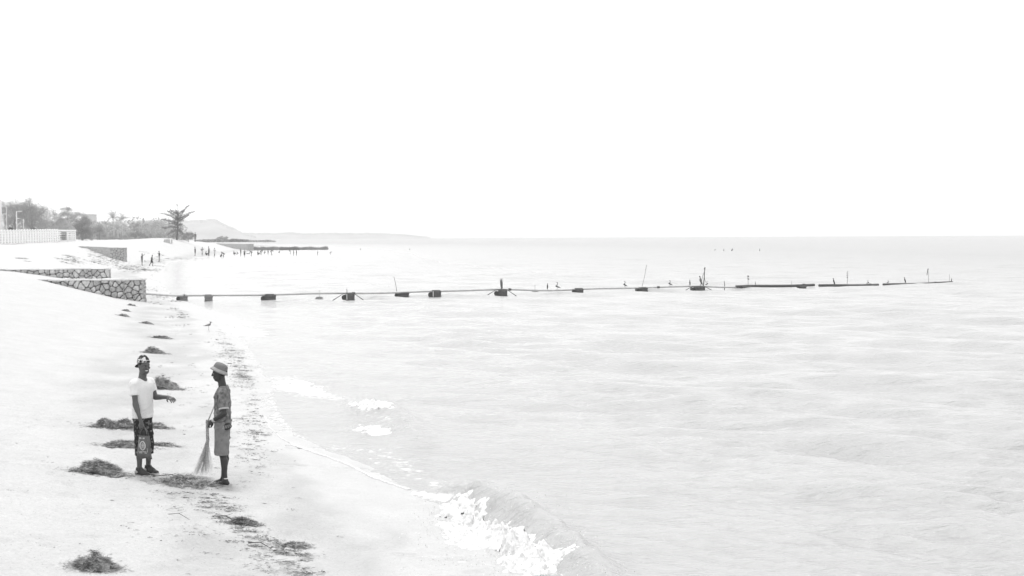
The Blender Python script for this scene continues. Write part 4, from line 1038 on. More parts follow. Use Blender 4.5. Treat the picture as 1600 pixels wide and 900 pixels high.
onpipe(1414, .85, 150, 'upright', 'bird on the middle of the farthest pipe, left of the hanging pennant')
# ------------------------------------------------------------------ foliage
def mleaf(name, c, v=.45):
    m = mat(name, c, .6, v, .6, spec=.4); t = m.node_tree; o = t.nodes['Material Output']; tr = t.nodes.new('ShaderNodeBsdfTranslucent'); tr.inputs[0].default_value = (c * .9, c * .9, c * .9, 1)
    ad = t.nodes.new('ShaderNodeAddShader'); t.links.new(t.nodes['Principled BSDF'].outputs[0], ad.inputs[0]); t.links.new(tr.outputs[0], ad.inputs[1]); t.links.new(ad.outputs[0], o.inputs['Surface']); return m
m_leaf = mleaf('leaves', .115); m_leafd = mleaf('leaves_dark', .065, .5); m_leafp = mleaf('leaves_pale', .135)
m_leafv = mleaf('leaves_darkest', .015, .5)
LEAFM = {'n': m_leaf, 'd': m_leafd, 'p': m_leafp, 'v': m_leafv}
def leaf_quads(C, size, asp=.55, up=.25, r=None):
    r = r or rg; n = len(C); a = r.normal(size=(n, 3)); a /= np.linalg.norm(a, axis=1)[:, None]
    b = r.normal(size=(n, 3)); b -= a * (a * b).sum(1)[:, None]; b /= np.linalg.norm(b, axis=1)[:, None]
    s = np.asarray(size) * r.uniform(.6, 1.3, n); a = a * s[:, None] / 2; b = b * s[:, None] * asp / 2
    V = np.stack([C - a, C + b, C + a * 1.1, C - b], 1).reshape(-1, 3); return V, np.arange(4 * n).reshape(-1, 4)
def limb(mb, a, b, r0, r1, bend=.1, n=5):
    a, b = np.array(a, float), np.array(b, float); L_ = np.linalg.norm(b - a); t = np.linspace(0, 1, n)[:, None]
    off = np.array([rnd.gauss(0, bend), rnd.gauss(0, bend), 0]) * L_
    mb.tube(a + (b - a) * t + np.sin(t * math.pi) * off, list(np.linspace(r0, r1, n)), 6)
def tree(px0, px1, ptop, Y, lab, m='n', pbase=377, nleaf=3600, trunk=.22, gaps=.35, name='tree', cat='tree', low=.25, clumps=26, group='trees along the far bank', pack=1.0, leafsz=None):
    if 300 < Y < 600: Y = Y * 1.3
    c = aty((px0 + px1) / 2, pbase, Y); x = c[0]; z0 = float(T(x, Y, False)) - .2; zt = aty(px0, ptop, Y)[2]
    Hh = zt - z0; W = (px1 - px0) / F * Y / 2
    rt = empty(name, (x, Y, z0), lab, cat, group)
    tb = MB(); cl = []
    zc0 = Hh * low
    for k in range(clumps):
        r_ = math.sqrt((k + .5) / clumps) * .92; an = k * 2.39996 + rg.uniform(-.3, .3); rr_ = rg.uniform(.20, .36) * min(W, Hh * .5) * pack
        ztop = Hh * (1 - .42 * r_ ** 2.2 - rg.uniform(0, .10)) - rr_ * .6
        if k < 5: ztop -= Hh * rg.uniform(.02, .10)
        cl.append((math.cos(an) * r_ * W * .88, math.sin(an) * r_ * W * .8, zc0 + (ztop - zc0) * rg.random() ** .45, rr_))
    r0 = trunk * Hh / 9
    limb(tb, (0, 0, 0), (rnd.uniform(-.1, .1) * W, 0, Hh * .55), r0, r0 * .5, .03)
    for q in cl[::3]: limb(tb, (0, 0, Hh * rnd.uniform(.15, .5)), q[:3], r0 * .4, r0 * .1, .06)
    tb.build('trunk', m_bark, rt, True)
    P = []
    per = int(2.3 * nleaf / len(cl))
    for a, b, c_, rr in cl:
        u = rg.normal(size=(per, 3)); u /= np.linalg.norm(u, axis=1)[:, None]; u *= (rg.random(per) ** .45 * rr)[:, None]; u[:, 2] *= .75
        P.append(u + np.array([a, b, c_]))
    P = np.concatenate(P); P = P[P[:, 2] > .05]
    V, Fc = leaf_quads(P, leafsz or .055 * (W + Hh * .5) ** .5 * 1.22)
    mesh_np('crown', V, Fc, LEAFM[m], False, rt)
    return rt
def palm(px, ptop, Y, lab, m='n', frond=3.2, n=20, pbase=377, bushy=False):
    Y *= 1.3; frond *= 1.3
    c = aty(px, pbase, Y); x = c[0]; z0 = float(T(x, Y, False)) - .2; zt = aty(px, ptop, Y)[2]; Hh = zt - z0 - frond * .55
    rt = empty('palm_tree', (x, Y, z0), lab, 'palm tree', 'palms along the far bank')
    tb = MB(); lean = rnd.uniform(-.4, .4); t = np.linspace(0, 1, 7)
    tb.tube([(lean * a * a, 0, Hh * a) for a in t], list(.20 - .07 * t), 8); tb.build('trunk', m_barkp, rt, True)
    V = []; Fc = []
    for k in range(n):
        az = 6.283 * k / n + rnd.uniform(-.2, .2); el = rnd.uniform(.1, 1.35); L_ = frond * rnd.uniform(.8, 1.1); d = vec(math.cos(az), math.sin(az), 0); pts = []
        for j in range(9):
            s = j / 8; pts.append(vec(lean, 0, Hh) + d * L_ * s * math.cos(el) ** .6 + vec(0, 0, L_ * (s * math.sin(el) - .65 * s * s * (1.2 - .5 * el))))
        sd = np.cross(d, vec(0, 0, 1))
        for j in range(1, 9):
            for s_ in (-1, 1):
                for q in (0, .5):
                    a = pts[j - 1] * (1 - q) + pts[j] * q; dr_ = pts[j] - pts[j - 1]; ll = .75 * (1 - .6 * abs(j / 8 - .4)); e = a + sd * s_ * ll * .8 + dr_ * .8 - vec(0, 0, .28 * ll)
                    i0 = len(V); V += [a - dr_ * .1, a + dr_ * .22, e]; Fc.append((i0, i0 + 1, i0 + 2))
        i0 = len(V)
        for j in range(9): V += [pts[j] - sd * .03 * (1 - j / 9), pts[j] + sd * .03 * (1 - j / 9)]
        for j in range(8): Fc.append((i0 + 2 * j, i0 + 2 * j + 1, i0 + 2 * j + 3, i0 + 2 * j + 2))
    mesh_np('fronds', V, Fc, LEAFM[m], False, rt)
    return rt
bush = dict(name='bush', cat='bush', low=.02, trunk=.12)
BG = 'bushes on the far bank'
tree(-34, 16, 291, 330, 'tall open crowned tree cut by the left edge, behind the lamp mast', 'n', nleaf=4600, clumps=30, low=.25, pack=1.3)
tree(0, 44, 297, 345, 'tall dense tree behind the two left lamp posts', 'n', nleaf=7500, clumps=44, low=.10, pack=1.3)
tree(22, 80, 300, 340, 'broadest round tree above the middle of the white balustrade', 'n', nleaf=10500, clumps=54, low=.08, pack=1.3)
tree(60, 104, 321, 380, 'lower tree between the broad round tree and the thatched roof', 'p', nleaf=3600, clumps=26, low=.1)
tree(86, 124, 314, 430, 'tree rising behind the thatched roof', 'n', nleaf=4000, clumps=28, low=.1)
tree(100, 140, 316, 440, 'pale tree beside the flat roofed building', 'p', nleaf=3600, clumps=26, low=.1)
tree(109, 149, 333, 310, 'dark round dense tree just right of the balustrade end', 'd', nleaf=6400, clumps=40, low=.05, pack=1.25)
tree(120, 152, 331, 450, 'pale bushy tree half hiding the flat roofed building', 'p', nleaf=3600, clumps=26, low=.1, pack=1.25)
tree(142, 170, 343, 380, 'small mid grey tree right of the dark round tree', 'n', nleaf=3000, clumps=22, low=.05)
palm(165, 340, 400, 'short palm left of the two tall palms', 'p', 3.0)
palm(178.5, 329, 390, 'tallest palm, left of a pair', 'n', 3.6, 24)
palm(192, 332, 395, 'second tall palm, right of a pair', 'n', 3.6, 24)
palm(185, 346, 375, 'young low palm beneath the pair of tall palms', 'p', 3.6, 22)
tree(166, 206, 348, 410, 'wide pale thicket tree beneath the palms', 'p', nleaf=5200, clumps=34, low=.02, pack=1.2)
tree(200, 226, 337, 420, 'narrow uneven tree between the palms and the big pale dome tree', 'p', nleaf=3400, clumps=26, low=.05)
tree(216, 262, 331, 640, 'big pale dome shaped tree farther back in the haze', 'p', nleaf=6400, clumps=44, low=.03, pack=1.25)
tree(242, 300, 342, 820, 'faintest tree mass behind the lone feathery tree', 'p', nleaf=4200, clumps=30, low=.03, pack=1.2)
for a, b, t_, Y, m, l in ((146, 166, 349, 345, 'd', 'dark bush at the foot of the dark round tree'), (201, 222, 353, 350, 'd', 'dark flat topped bush under the narrow uneven tree'), (214, 240, 361, 360, 'd', 'low dark bush before the pale dome tree'),
                        (168, 184, 364, 360, 'n', 'low bush under the left palm'), (184, 204, 365, 365, 'n', 'low bush under the right palm'), (236, 262, 363, 400, 'n', 'low bush left of the white block'), (150, 170, 366, 352, 'n', 'low bush in front of the short palm'),
                        (284, 306, 358.5, 330, 'd', 'rounded grey bush right of the lone feathery tree'), (122, 146, 364, 306, 'd', 'dark undergrowth bush right at the balustrade end')):
    tree(a, b, t_, Y, l, m, nleaf=2200, clumps=18, gaps=.3, group=BG, pack=1.35, **bush)
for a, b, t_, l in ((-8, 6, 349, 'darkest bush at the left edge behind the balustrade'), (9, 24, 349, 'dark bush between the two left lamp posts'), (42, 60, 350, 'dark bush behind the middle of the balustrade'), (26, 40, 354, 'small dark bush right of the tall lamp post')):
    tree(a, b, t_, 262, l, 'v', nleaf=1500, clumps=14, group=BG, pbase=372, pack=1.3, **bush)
# lone feathery tree : explicit boughs with tufts
Yl = 300.; bl = aty(276, 377, Yl); zl = float(T(bl[0], Yl, False)) - .3
lone = empty('feathery_tree', (bl[0], Yl, zl), 'lone dark feathery tree with spreading bare tipped boughs above the white block', 'tree')
def lp(px, py, dy=0): return aty(px, py, Yl + dy) - vec(bl[0], Yl, zl) + vec(0, dy, 0) * 0 + vec(0, dy, 0)
tb = MB(); tips = []
fork = lp(278, 352)
tb.tube([(0, 0, 0), lp(277, 366), fork, lp(278, 340), lp(278.5, 330), lp(277, 318.5)], [.20, .17, .14, .10, .06, .02], 7)
bo = [((278, 345), (284, 334), (289, 325), (294, 320.5)), ((279, 343), (288, 337), (296, 333), (303.5, 330.5)), ((279, 347), (286, 342), (292, 338), (296, 336)), ((277, 344), (269, 338), (262, 335), (254, 333.5)), ((277, 348), (268, 346), (260, 344), (252, 343)),
      ((277, 340), (272, 336), (268, 332), (263, 330)), ((278, 338), (276, 333), (274, 328.5)), ((278, 336), (282, 331), (284, 328)), ((276, 356), (268, 354), (260, 357), (256, 356)), ((278, 352), (284, 351), (287, 351)), ((276, 360), (268, 362), (259, 368)), ((278, 360), (284, 362), (289, 366)),
      ((277, 352), (272, 349), (266, 350)), ((278, 345), (281, 341), (287, 345)), ((277, 342), (274, 341), (270, 344)), ((276, 334), (271, 331), (267, 328))]
LP = []
for k, b_ in enumerate(bo):
    dy = rnd.uniform(-2.2, 2.2); pts = [lp(x, y) + vec(0, dy * i / (len(b_) - 1), 0) for i, (x, y) in enumerate(b_)]
    tb.tube(pts, list(np.linspace(.075, .014, len(pts))), 5)
    for i in range(len(pts) - 1):
        for t in np.linspace(.1, 1, 7):
            c = pts[i] * (1 - t) + pts[i + 1] * t; prog = (i + t) / (len(pts) - 1); n = int(30 * (1.15 - .75 * prog)); LP.append(c + rg.normal(size=(n, 3)) * (.19 * (1.1 - .65 * prog)) + vec(0, 0, .05))
for (x, y, w_, n) in ((277, 366, 1.1, 800), (266, 369, .8, 330), (287, 370, .8, 330), (277, 357, .7, 380), (277, 346, .5, 170), (281, 337, .4, 130), (278, 331, .22, 50), (277, 320, .14, 40)):
    LP.append(lp(x, y) + rg.normal(size=(n, 3)) * w_ * np.array([1, 1, .62]))
tb.build('trunk', m_bark, lone, True)
LPc = np.concatenate(LP); LPc = LPc[LPc[:, 2] > .05]
V, Fc = leaf_quads(LPc, .19, .40); mesh_np('crown', V, Fc, m_leafd, False, lone)
# white block beside it
wb = hit(262.5, 376.5); wb = aty(262.5, 376, 285); zb = float(T(wb[0], 285, False)); bk = empty('white_block', (wb[0], 285, zb), 'rounded white painted block standing left of the feathery tree', 'block')
S = Sdf((-.95, -.7, -.1), (.95, .7, 1.1), .05); S.cap((-.45, 0, .42), (.45, 0, .42), .42, k=.1); S.cap((-.5, 0, .0), (.5, 0, .0), .40, k=.2); S.cap((.2, 0, .5), (.55, 0, .5), .30, k=.1); S.wrinkle(.02, f=(4, 4, 6)); S.build('painted_stone', mat('block_paint_shaded', .36, .8, .15, 2), bk)  # grey instead of white: shade on the block's side put into the colour
MB().box((.62, -.1, .42), (.18, .9, .95), jit=.03).build('side_slab', m_white, bk)

# thatched hut and flat roofed building ----------------------------------------
m_thatch = mat('thatch', .17, .95, .3, 3, .05, 8)
hb_ = aty(97, 377, 330); zh = float(T(hb_[0], 330, False)); hut = empty('thatched_hut', (hb_[0], 330, zh), 'hut with a wide pale thatched roof showing over the balustrade', 'hut')
zr = aty(97, 341, 330)[2] - zh; ze = aty(97, 361, 330)[2] - zh; wr_ = 19 / F * 330
V = [(-wr_, -3, ze), (wr_, -3, ze), (wr_, 3, ze), (-wr_, 3, ze), (-.5, 0, zr), (.9, 0, zr), (-wr_, -3, ze - .25), (wr_, -3, ze - .25), (wr_, 3, ze - .25), (-wr_, 3, ze - .25)]
mesh_np('roof', V, [(0, 1, 5, 4), (1, 2, 5), (2, 3, 4, 5), (3, 0, 4), (6, 7, 1, 0), (7, 8, 2, 1), (8, 9, 3, 2), (9, 6, 0, 3), (9, 8, 7, 6)], m_thatch, False, hut)
ht_ = MB(); 
for k in range(500):
    t = rnd.random(); xx = rnd.uniform(-wr_, wr_) * (1 - t * .85); q = vec(xx, -3 * (1 - t) - .03, ze + (zr - ze) * t); ht_.tube([q, q + vec(xx * .05, -.22, -.24)], [.03, .01], 3, caps=False)
tag(ht_.build('straw', m_thatch, hut), kind='stuff')
MB().box((0, 0, (ze - .25) / 2), (wr_ * 1.5, 4, ze - .26)).build('wall', m_cap, hut)
for x in (-wr_ * .9, wr_ * .9): MB().tube([(x, -2.7, 0), (x, -2.7, ze - .2)], .08, 8).build('post', m_wood, hut)
bd = aty(139, 377, 640); zb = float(T(bd[0], 640, False)); bld = empty('flat_roofed_building', (bd[0], 640, zb), 'pale grey flat roofed building behind the dark round tree', 'building', rz=R(-14))
hbz = aty(139, 335, 640)[2] - zb; wbd = 2.6
MB().box((0, 0, hbz / 2 - .1), (wbd * 2, 5, hbz - .2)).build('wall', mat('render_wall', .42, .9), bld); MB().box((0, 0, hbz - .1), (wbd * 2 + .5, 5.5, .2)).build('roof', mat('roof_edge', .25, .9), bld)
for k, (x, z) in enumerate(((-1, 2.6), (0.1, 2.6), (1.1, 2.6), (-1, 5.4), (0.1, 5.4), (1.1, 5.4), (.1, 8.0))):
    if z < hbz - 1: wn = MB().box((x, -2.51, z), (.6, .06, 1.1)).build('window', mat('window_glass', .03, .2), bld); MB().box((x, -2.56, z - .6), (.75, .1, .08)).build('sill', m_white, wn)

# white pierced balustrade ------------------------------------------------------
fa_, fb_ = aty(-8, 380, 222), aty(92, 377.0, 262)
fL = np.hypot(*(fb_ - fa_)[:2]); fz = math.atan2(fb_[1] - fa_[1], fb_[0] - fa_[0]); zf = 3.05
zfa = aty(0, 380.3, 224)[2]; zfb = aty(90, 376.8, 262)[2]; topa = aty(0, 360, 224)[2]; topb = aty(90, 358.5, 262)[2]
bal = empty('pierced_wall', (fa_[0], fa_[1], 0), 'long white pierced block wall with scalloped top at the left edge', 'wall', rz=fz)
ncol = 24; cw = fL / ncol; body = MB(); capm = MB()
def zl_(t): return zfa + (zfb - zfa) * t - .15
def zt_(t): return topa + (topb - topa) * t - .12
for c_ in range(ncol):
    t = (c_ + .5) / ncol; z0, z1 = zl_(t), zt_(t); hh = z1 - z0; x0 = c_ * cw
    # upright pillar between the holes, then five courses
    pil = MB().box((x0 + cw * .29, 0, z0 + hh / 2), (cw * .58, .16, hh)); pil.build('pillar_block', m_white, bal)
    for r_ in range(6): body.box((x0 + cw * .79, .012, z0 + hh * (r_ + .02) / 5), (cw * .42, .12, hh * .2 * .40))
    MB().tube([(x0 - .0, 0, z1 + .03), (x0 + cw * .17, 0, z1 + .10), (x0 + cw * .34, 0, z1 + .15), (x0 + cw * .51, 0, z1 + .10), (x0 + cw * .68, 0, z1 + .03)], [.07, .08, .085, .08, .07], 8).build('cap_stone', m_white, bal)
body.build('cross_courses', m_white, bal)
t1, t2 = aty(85, 377, 262.2), aty(118, 375.4, 272)
L2 = np.hypot(*(t2 - t1)[:2]); rz2 = math.atan2(t2[1] - t1[1], t2[0] - t1[0]); zq0, zq1 = aty(90, 376.6, 264)[2] - .2, aty(100, 359.0, 267)[2]
gw = empty('gate_wall', (t1[0], t1[1] - .3, zq0), 'straight topped white wall end with a barred gate, right of the pierced wall', 'wall', rz=rz2)
hq = zq1 - zq0
MB().box((L2 / 2, 0, hq - .16), (L2 + .2, .4, .32)).build('lintel', m_white, gw)
MB().box((L2 / 2, .05, .18), (L2, .3, .36)).build('plinth', m_white, gw)
for x, w_ in ((.15, .3), (L2 * .22, .4), (L2 * .62, .45), (L2 * .80, .25), (L2 - .12, .35)): MB().box((x, 0, hq / 2 - .1), (w_, .34, hq - .55)).build('pier', m_white, gw)
mid = MB()
for r_ in range(4): mid.box((L2 / 2, .02, .36 + (hq - .68) * (r_ + .5) / 4), (L2, .14, (hq - .68) / 4 * .55))
mid.build('cross_courses', m_white, gw)
gx0, gx1 = L2 * .34, L2 * .55
for k in range(7): MB().box((gx0 + (gx1 - gx0) * k / 6, -.12, hq / 2), (.05, .05, hq - .7)).build('gate_bar', MATS['dark_pipe'], gw)
hn = 5200; ht0 = rg.random(hn); hx = fa_[0] + (t2[0] - fa_[0]) * ht0 - 1.0 - rg.random(hn) * 2.0; hy = fa_[1] + (t2[1] - fa_[1]) * ht0
V, Fc = leaf_quads(np.stack([hx, hy, 2.5 + rg.random(hn) * 1.9], -1), .42); tag(mesh_np('hedge', V, Fc, m_leafd, False), 'dark hedge growing close behind the white pierced wall', kind='stuff')
# lamps and masts -----------------------------------------------------------------
m_post = mat('lamp_post', .62, .5)
def lamp(px, ptop, Y, lab, r_=.06, arm=None, head_=True, name='street_lamp'):
    b = aty(px, 378, Y); z0 = float(T(b[0], Y, False)) - .1; zt = aty(px, ptop, Y)[2] - z0
    rt = empty(name, (b[0], Y, z0), lab, 'lamp post' if name == 'street_lamp' else 'mast', 'white lamp posts behind the pierced wall')
    MB().tube([(0, 0, 0), (0, 0, zt * .6), (0, 0, zt)], [r_ * 1.3, r_ * 1.1, r_ * .8], 8).build('pole', m_post, rt, True)
    if arm:
        for ax, az in arm:
            MB().tube([(0, 0, zt - .12), (ax * .5, 0, zt - .06 + az * .6), (ax, 0, zt + az)], r_ * .5, 6).build('arm', m_post, rt, True)
            MB().box((ax * 1.08, 0, zt + az - .03), (.42, .18, .12), jit=.01).build('lamp_head', m_post, rt)
    return rt
lamp(2.2, 313, 250, 'thick white mast at the left edge rising above the trees', .17, name='mast')
lamp(5.2, 334, 244, 'white lamp post with a flat double head beside the thick mast', .07, [(-.35, 0), (.35, 0)])
lamp(10.8, 323, 300, 'faint far lamp post with curved arm', .05, [(-.7, .05)])
lamp(26.6, 330, 243, 'tallest slim white lamp post with a short arm, third from the left', .085, [(.65, .02)])
lamp(37.4, 342, 240, 'short white lamp post with its arm pointing left', .06, [(-.95, .10)])

# reeds, low shore scrub ---------------------------------------------------------
def reeds(px0, px1, ptop, pb, Y, lab, m, n, depth=6, wd=.05):
    A = aty(px0, pb, Y); Bq = aty(px1, pb, Y); rt_z = 0; hz_ = (pb - ptop) / F * Y
    x = rg.uniform(A[0], Bq[0], n); y = Y + rg.uniform(0, depth, n); z = np.maximum(T(x, y, False), -.05); h = hz_ * (.55 + .5 * rg.random(n)) * (.8 + .5 * vn(x * .8, y * .1)); lx = rg.normal(0, .12, n)
    V = np.stack([np.stack([x - wd, y, z], -1), np.stack([x + wd, y, z], -1), np.stack([x + lx * 1.6 + wd * .2, y + lx * .5, z + h], -1)], 1).reshape(-1, 3)
    return tag(mesh_np('reed_bed', V, np.arange(3 * n).reshape(-1, 3), m, False), lab, None, None, 'stuff')
m_reed = mat('reeds', .17, .9, .35, .4); m_reedd = mat('reeds_dark', .085, .9, .3, .4)
reeds(386, 509, 384, 391.5, 432, 'grey reed bed standing in the shallows beyond the bathers', m_reed, 4200)
reeds(437, 466, 384.5, 391.5, 428, 'darker patch of reeds in the middle of the reed bed', m_reedd, 1500, 3)
reeds(385, 420, 384.5, 391, 436, 'thin left end of the reeds beside the farthest stone wall', m_reed, 500)
def scrub(px0, px1, ptop, pb, Y, lab, m, n, dp=14, s=.7):
    A = aty(px0, pb, Y); Bq = aty(px1, pb, Y); x = rg.uniform(A[0], Bq[0], n); y = Y + rg.uniform(0, dp, n); h = (pb - ptop) / F * Y; env = np.clip(.75 + 1.1 * vn(x / 3.0, y * .02 + 4), .25, 1.3)
    z = aty(px0, pb, Y)[2] + rg.random(n) * h * env; V, Fc = leaf_quads(np.stack([x, y, z], -1), s); return tag(mesh_np('shore_scrub', V, Fc, m, False), lab, None, None, 'stuff')
scrub(303, 345, 371, 377.5, 500, 'low grey scrub on the bank right of the sand mound', m_leaf, 2600)
scrub(330, 378, 373, 377.6, 520, 'low scrub strip above the farthest stone wall', m_leafd, 2600)
scrub(376, 424, 375.6, 378.0, 640, 'thin dark spit of land beyond the reed bed', m_leaf, 1800, s=.6)
spit = MB(); a_, b_ = atz(340, 379, 0), atz(432, 378.6, 0)
xs = np.linspace(0, 1, 24); V = []
for t in xs:
    c = aty(300 + 128 * t, 378.5, 640); hw = 9 * math.sin(math.pi * min(1, t * .5 + .5)) + .5
    V += [(c[0], 640 - hw, -.4), (c[0], 640, .9 * math.sin(math.pi * (t * .5 + .5)) + .15), (c[0], 640 + hw, -.4)]
spit.add(V, [(3 * i + j, 3 * i + j + 1, 3 * i + j + 4, 3 * i + j + 3)[::-1] for i in range(23) for j in (0, 1)]); tag(spit.build('sand_spit', msand, None, True), 'thin sand spit running out behind the reeds', kind='structure')

scrub(-60, 262, 346, 377, 520, 'hazy thicket filling the gaps behind the trees on the left bank', m_leafp, 9000, dp=40, s=1.1)
# far wooded hill and low shore --------------------------------------------------
m_hill = mat('hill_woods_hazed', .24, .9, .4, .02)  # lighter than the woods themselves: part of the haze put into the colour
def ridge(name, prof, Y, dep, lab, rough_):
    xs_, ps_ = zip(*prof); n = 220; px = np.linspace(xs_[0], xs_[-1], n); py = np.interp(px, xs_, ps_)
    ny = 14; V = []; 
    for j in range(ny):
        t = j / (ny - 1)
        for i in range(n):
            c = aty(px[i], py[i], Y); x = c[0] * (1 + dep * (t - .5) / Y); y = Y + dep * (t - .5); prof_ = math.sin(math.pi * t) ** .8
            z = -1 + (c[2] + 1) * prof_ + rough_ * prof_ * float(fbm(np.array(x / 14), np.array(y / 30), 4)); V.append((x, y, z))
    Fc = np.array([(j * n + i, j * n + i + 1, (j + 1) * n + i + 1, (j + 1) * n + i) for j in range(ny - 1) for i in range(n - 1)])
    tag(mesh_np(name, V, Fc, m_hill, True), lab, kind='structure')
    # tree tops along the crest
    m_ = 5200; i = rg.uniform(0, n - 1, m_); pxx = np.interp(i, range(n), px); pyy = np.interp(pxx, px, py)
    C = np.array([aty(a, b, Y + rg.uniform(-dep * .3, dep * .1)) for a, b in zip(pxx, pyy)]); clump = vn(C[:, 0] / 11, C[:, 1] / 40)
    C[:, 2] += clump * rough_ * 1.6 - rg.random(m_) * abs(rough_) * 1.5
    C = C[C[:, 2] > .3]
    V, Fc = leaf_quads(C, 2.2 * Y / 2200); tag(mesh_np(name + '_woods', V, Fc, m_hill, False), 'woodland along the crest of the ' + lab, kind='stuff')
ridge('far_hill', [(60, 352), (200, 346), (270, 345), (300, 345), (318, 344), (334, 343), (346, 348), (360, 355), (374, 361.5), (384, 366), (400, 371)], 2900, 420, 'hazy hill sloping down to the lake', 3.2)
ridge('far_shore', [(330, 365.5), (376, 364.6), (390, 363.8), (402, 365), (430, 365), (452, 363.2), (475, 365.2), (520, 364.6), (560, 365), (590, 364.8), (628, 366.4), (650, 368.5), (672, 371)], 3500, 420, 'low wooded shore fading out along the horizon', 2.6)
# ------------------------------------------------------------------ washed up weed
m_weed = mat('dry_weed', .10, .95, 0, 9, col2=.36, thr=(.36, .62)); m_weedp = mat('pale_weed', .26, .95, 0, 9, col2=.46, thr=(.4, .6)); m_weedd = mat('dark_weed', .05, .9, 0, 12, col2=.24)
def strands(C, L_, w_, rise=.25, curl=.9, ax=None, ang0=None):
    """C (n,3) centres; flat curved ribbons of 3 segments"""
    n = len(C); th = (rg.uniform(0, 6.283, n) if ang0 is None else ang0); L_ = np.broadcast_to(L_, (n,)) * rg.uniform(.5, 1.4, n); k = rg.normal(0, curl, n); pz = rg.normal(0, rise, n)
    P = [C - np.stack([np.cos(th), np.sin(th), pz], -1) * L_[:, None] * .5]
    a = th.copy()
    for j in range(3):
        P.append(P[-1] + np.stack([np.cos(a), np.sin(a), pz * (1 - .6 * j)], -1) * (L_ / 3)[:, None]); a = a + k
    sdv = np.stack([-np.sin(th), np.cos(th), rg.normal(0, .8, n)], -1); sdv /= np.linalg.norm(sdv, axis=1)[:, None]; w_ = np.broadcast_to(w_, (n,)) * rg.uniform(.6, 1.3, n)
    V = []
    for j, p_ in enumerate(P): f = (1, 1.1, .9, .4)[j]; V += [p_ - sdv * (w_ * f / 2)[:, None], p_ + sdv * (w_ * f / 2)[:, None]]
    V = np.stack(V, 1).reshape(-1, 3); b = np.arange(n)[:, None] * 8
    Fc = np.concatenate([b + np.array([[2 * j, 2 * j + 1, 2 * j + 3, 2 * j + 2]]) for j in range(3)]); return V, Fc
def heap(px, pyb, wpx, hpx, lab, n=1500, m=None, flat=.55, rag=.6, Lk=.10, name='weed_heap', skew=0):
    c = hit(px, pyb); Y = c[1]; W = wpx / F * Y / 2 * .86; D = max(W * flat, .10); Hh = max((hpx / F * Y) * .80 - D * .12, .03)
    c = c + vec(0, D * .5, 0); rt = empty(name, (c[0], c[1], float(T(c[0], c[1]))), lab, 'weed heap', 'heaps of raked weed on the sand')
    def dome(u, v):
        r2 = u * u + v * v; return Hh * np.clip(1 - r2, 0, 1) ** .62 * (.80 + rag * 1.9 * fbm(u * 2.3 + px, v * 2.3 + pyb, 3))
    nu = 30; u, v = np.meshgrid(np.linspace(-1, 1, nu), np.linspace(-1, 1, nu // 2), indexing='ij'); uu = u * .92; vv = v * np.sqrt(1 - np.clip(u * u * .92, 0, 1) * .85) * .92
    X = uu * W; Yy = vv * D; Z = T(c[0] + X, c[1] + Yy) - rt.location.z + dome(uu, vv) * .86 - .012; Z = np.where(uu ** 2 + vv ** 2 > .9, Z - .12, Z)
    idx = np.arange(u.size).reshape(u.shape); Q = np.stack([idx[:-1, :-1], idx[1:, :-1], idx[1:, 1:], idx[:-1, 1:]], -1).reshape(-1, 4)
    mesh_np('packed_weed', np.stack([X, Yy, Z], -1).reshape(-1, 3), Q, m or m_weed, True, rt)
    r_ = np.sqrt(rg.random(n)) * (1 + .18 * np.abs(rg.normal(size=n))); a = rg.uniform(0, 6.283, n); r_ *= 1 + .22 * np.sin(a * 3 + px); hal = rg.random(n) < .14; r_ = np.where(hal, 1 + np.abs(rg.normal(0, .42, n)), r_)
    u, v = r_ * np.cos(a), r_ * np.sin(a); C = np.stack([u * W, v * D, np.zeros(n)], -1); C[:, 2] = T(c[0] + C[:, 0], c[1] + C[:, 1]) - rt.location.z + dome(u, v) * rg.uniform(.80, 1.10, n) + .006
    V, Fc = strands(C, min(Lk, W * .55), .0055 * (Y / 20) ** .6, .30); tag(mesh_np('strands', V, Fc, m or m_weed, False, rt), kind='stuff')
    k_ = n // 3; V, Fc = strands(C[:k_] + vec(0, 0, .008), min(Lk, W * .5), .005 * (Y / 20) ** .6, .35); tag(mesh_np('pale_strands', V, Fc, m_weedp, False, rt), kind='stuff')
    return rt
heap(144, 889, 66, 26, 'fuzzy rounded weed heap alone at the bottom left of the sand', 2000, flat=.75, m=m_weed)
heap(154, 742, 78, 27, 'biggest domed weed heap, left of the person with the carrier bag', 2600, flat=.7)
heap(178, 669, 74, 18, 'broad dark weed heap behind the left person, left half', 1900, flat=.7, m=m_weedd)
heap(240, 669, 46, 12, 'ragged weed heap peeping out right behind the dark shorts', 1000, flat=.6)
heap(196, 699, 80, 12, 'thin flat weed patch left of the knees of the left person', 1300, flat=.5)
heap(254, 697, 44, 6, 'thin streak of weed right of the knees of the left person', 500, flat=.4)
heap(290, 758, 96, 15, 'flat swept weed pile under the broom tips', 2600, flat=.75, rag=.9)
heap(254, 608, 56, 22, 'weed heap behind the outstretched arm', 1800, flat=.65)
heap(240, 552, 36, 11, 'weed heap just above the patterned cap', 900, flat=.6)
heap(251, 528, 30, 6, 'small dark weed heap with a trailing tail', 600, flat=.5, m=m_weedd)
heap(229, 506.5, 20, 4.5, 'small weed heap, fourth back from the stone pier', 350)
heap(193, 495, 17, 4.5, 'small weed heap, third back from the stone pier', 300)
heap(197, 486.5, 13, 4, 'small weed heap, second back from the stone pier', 260)
heap(205, 478, 14, 4, 'smallest weed heap at the foot of the stone pier', 260)
heap(380, 821, 50, 13, 'dark tangled clump of weed around a stick in the lower sand', 1200, flat=.6, m=m_weedd)
heap(462, 856, 44, 9, 'loose weed clump nearest the breaking wave', 700, flat=.6)
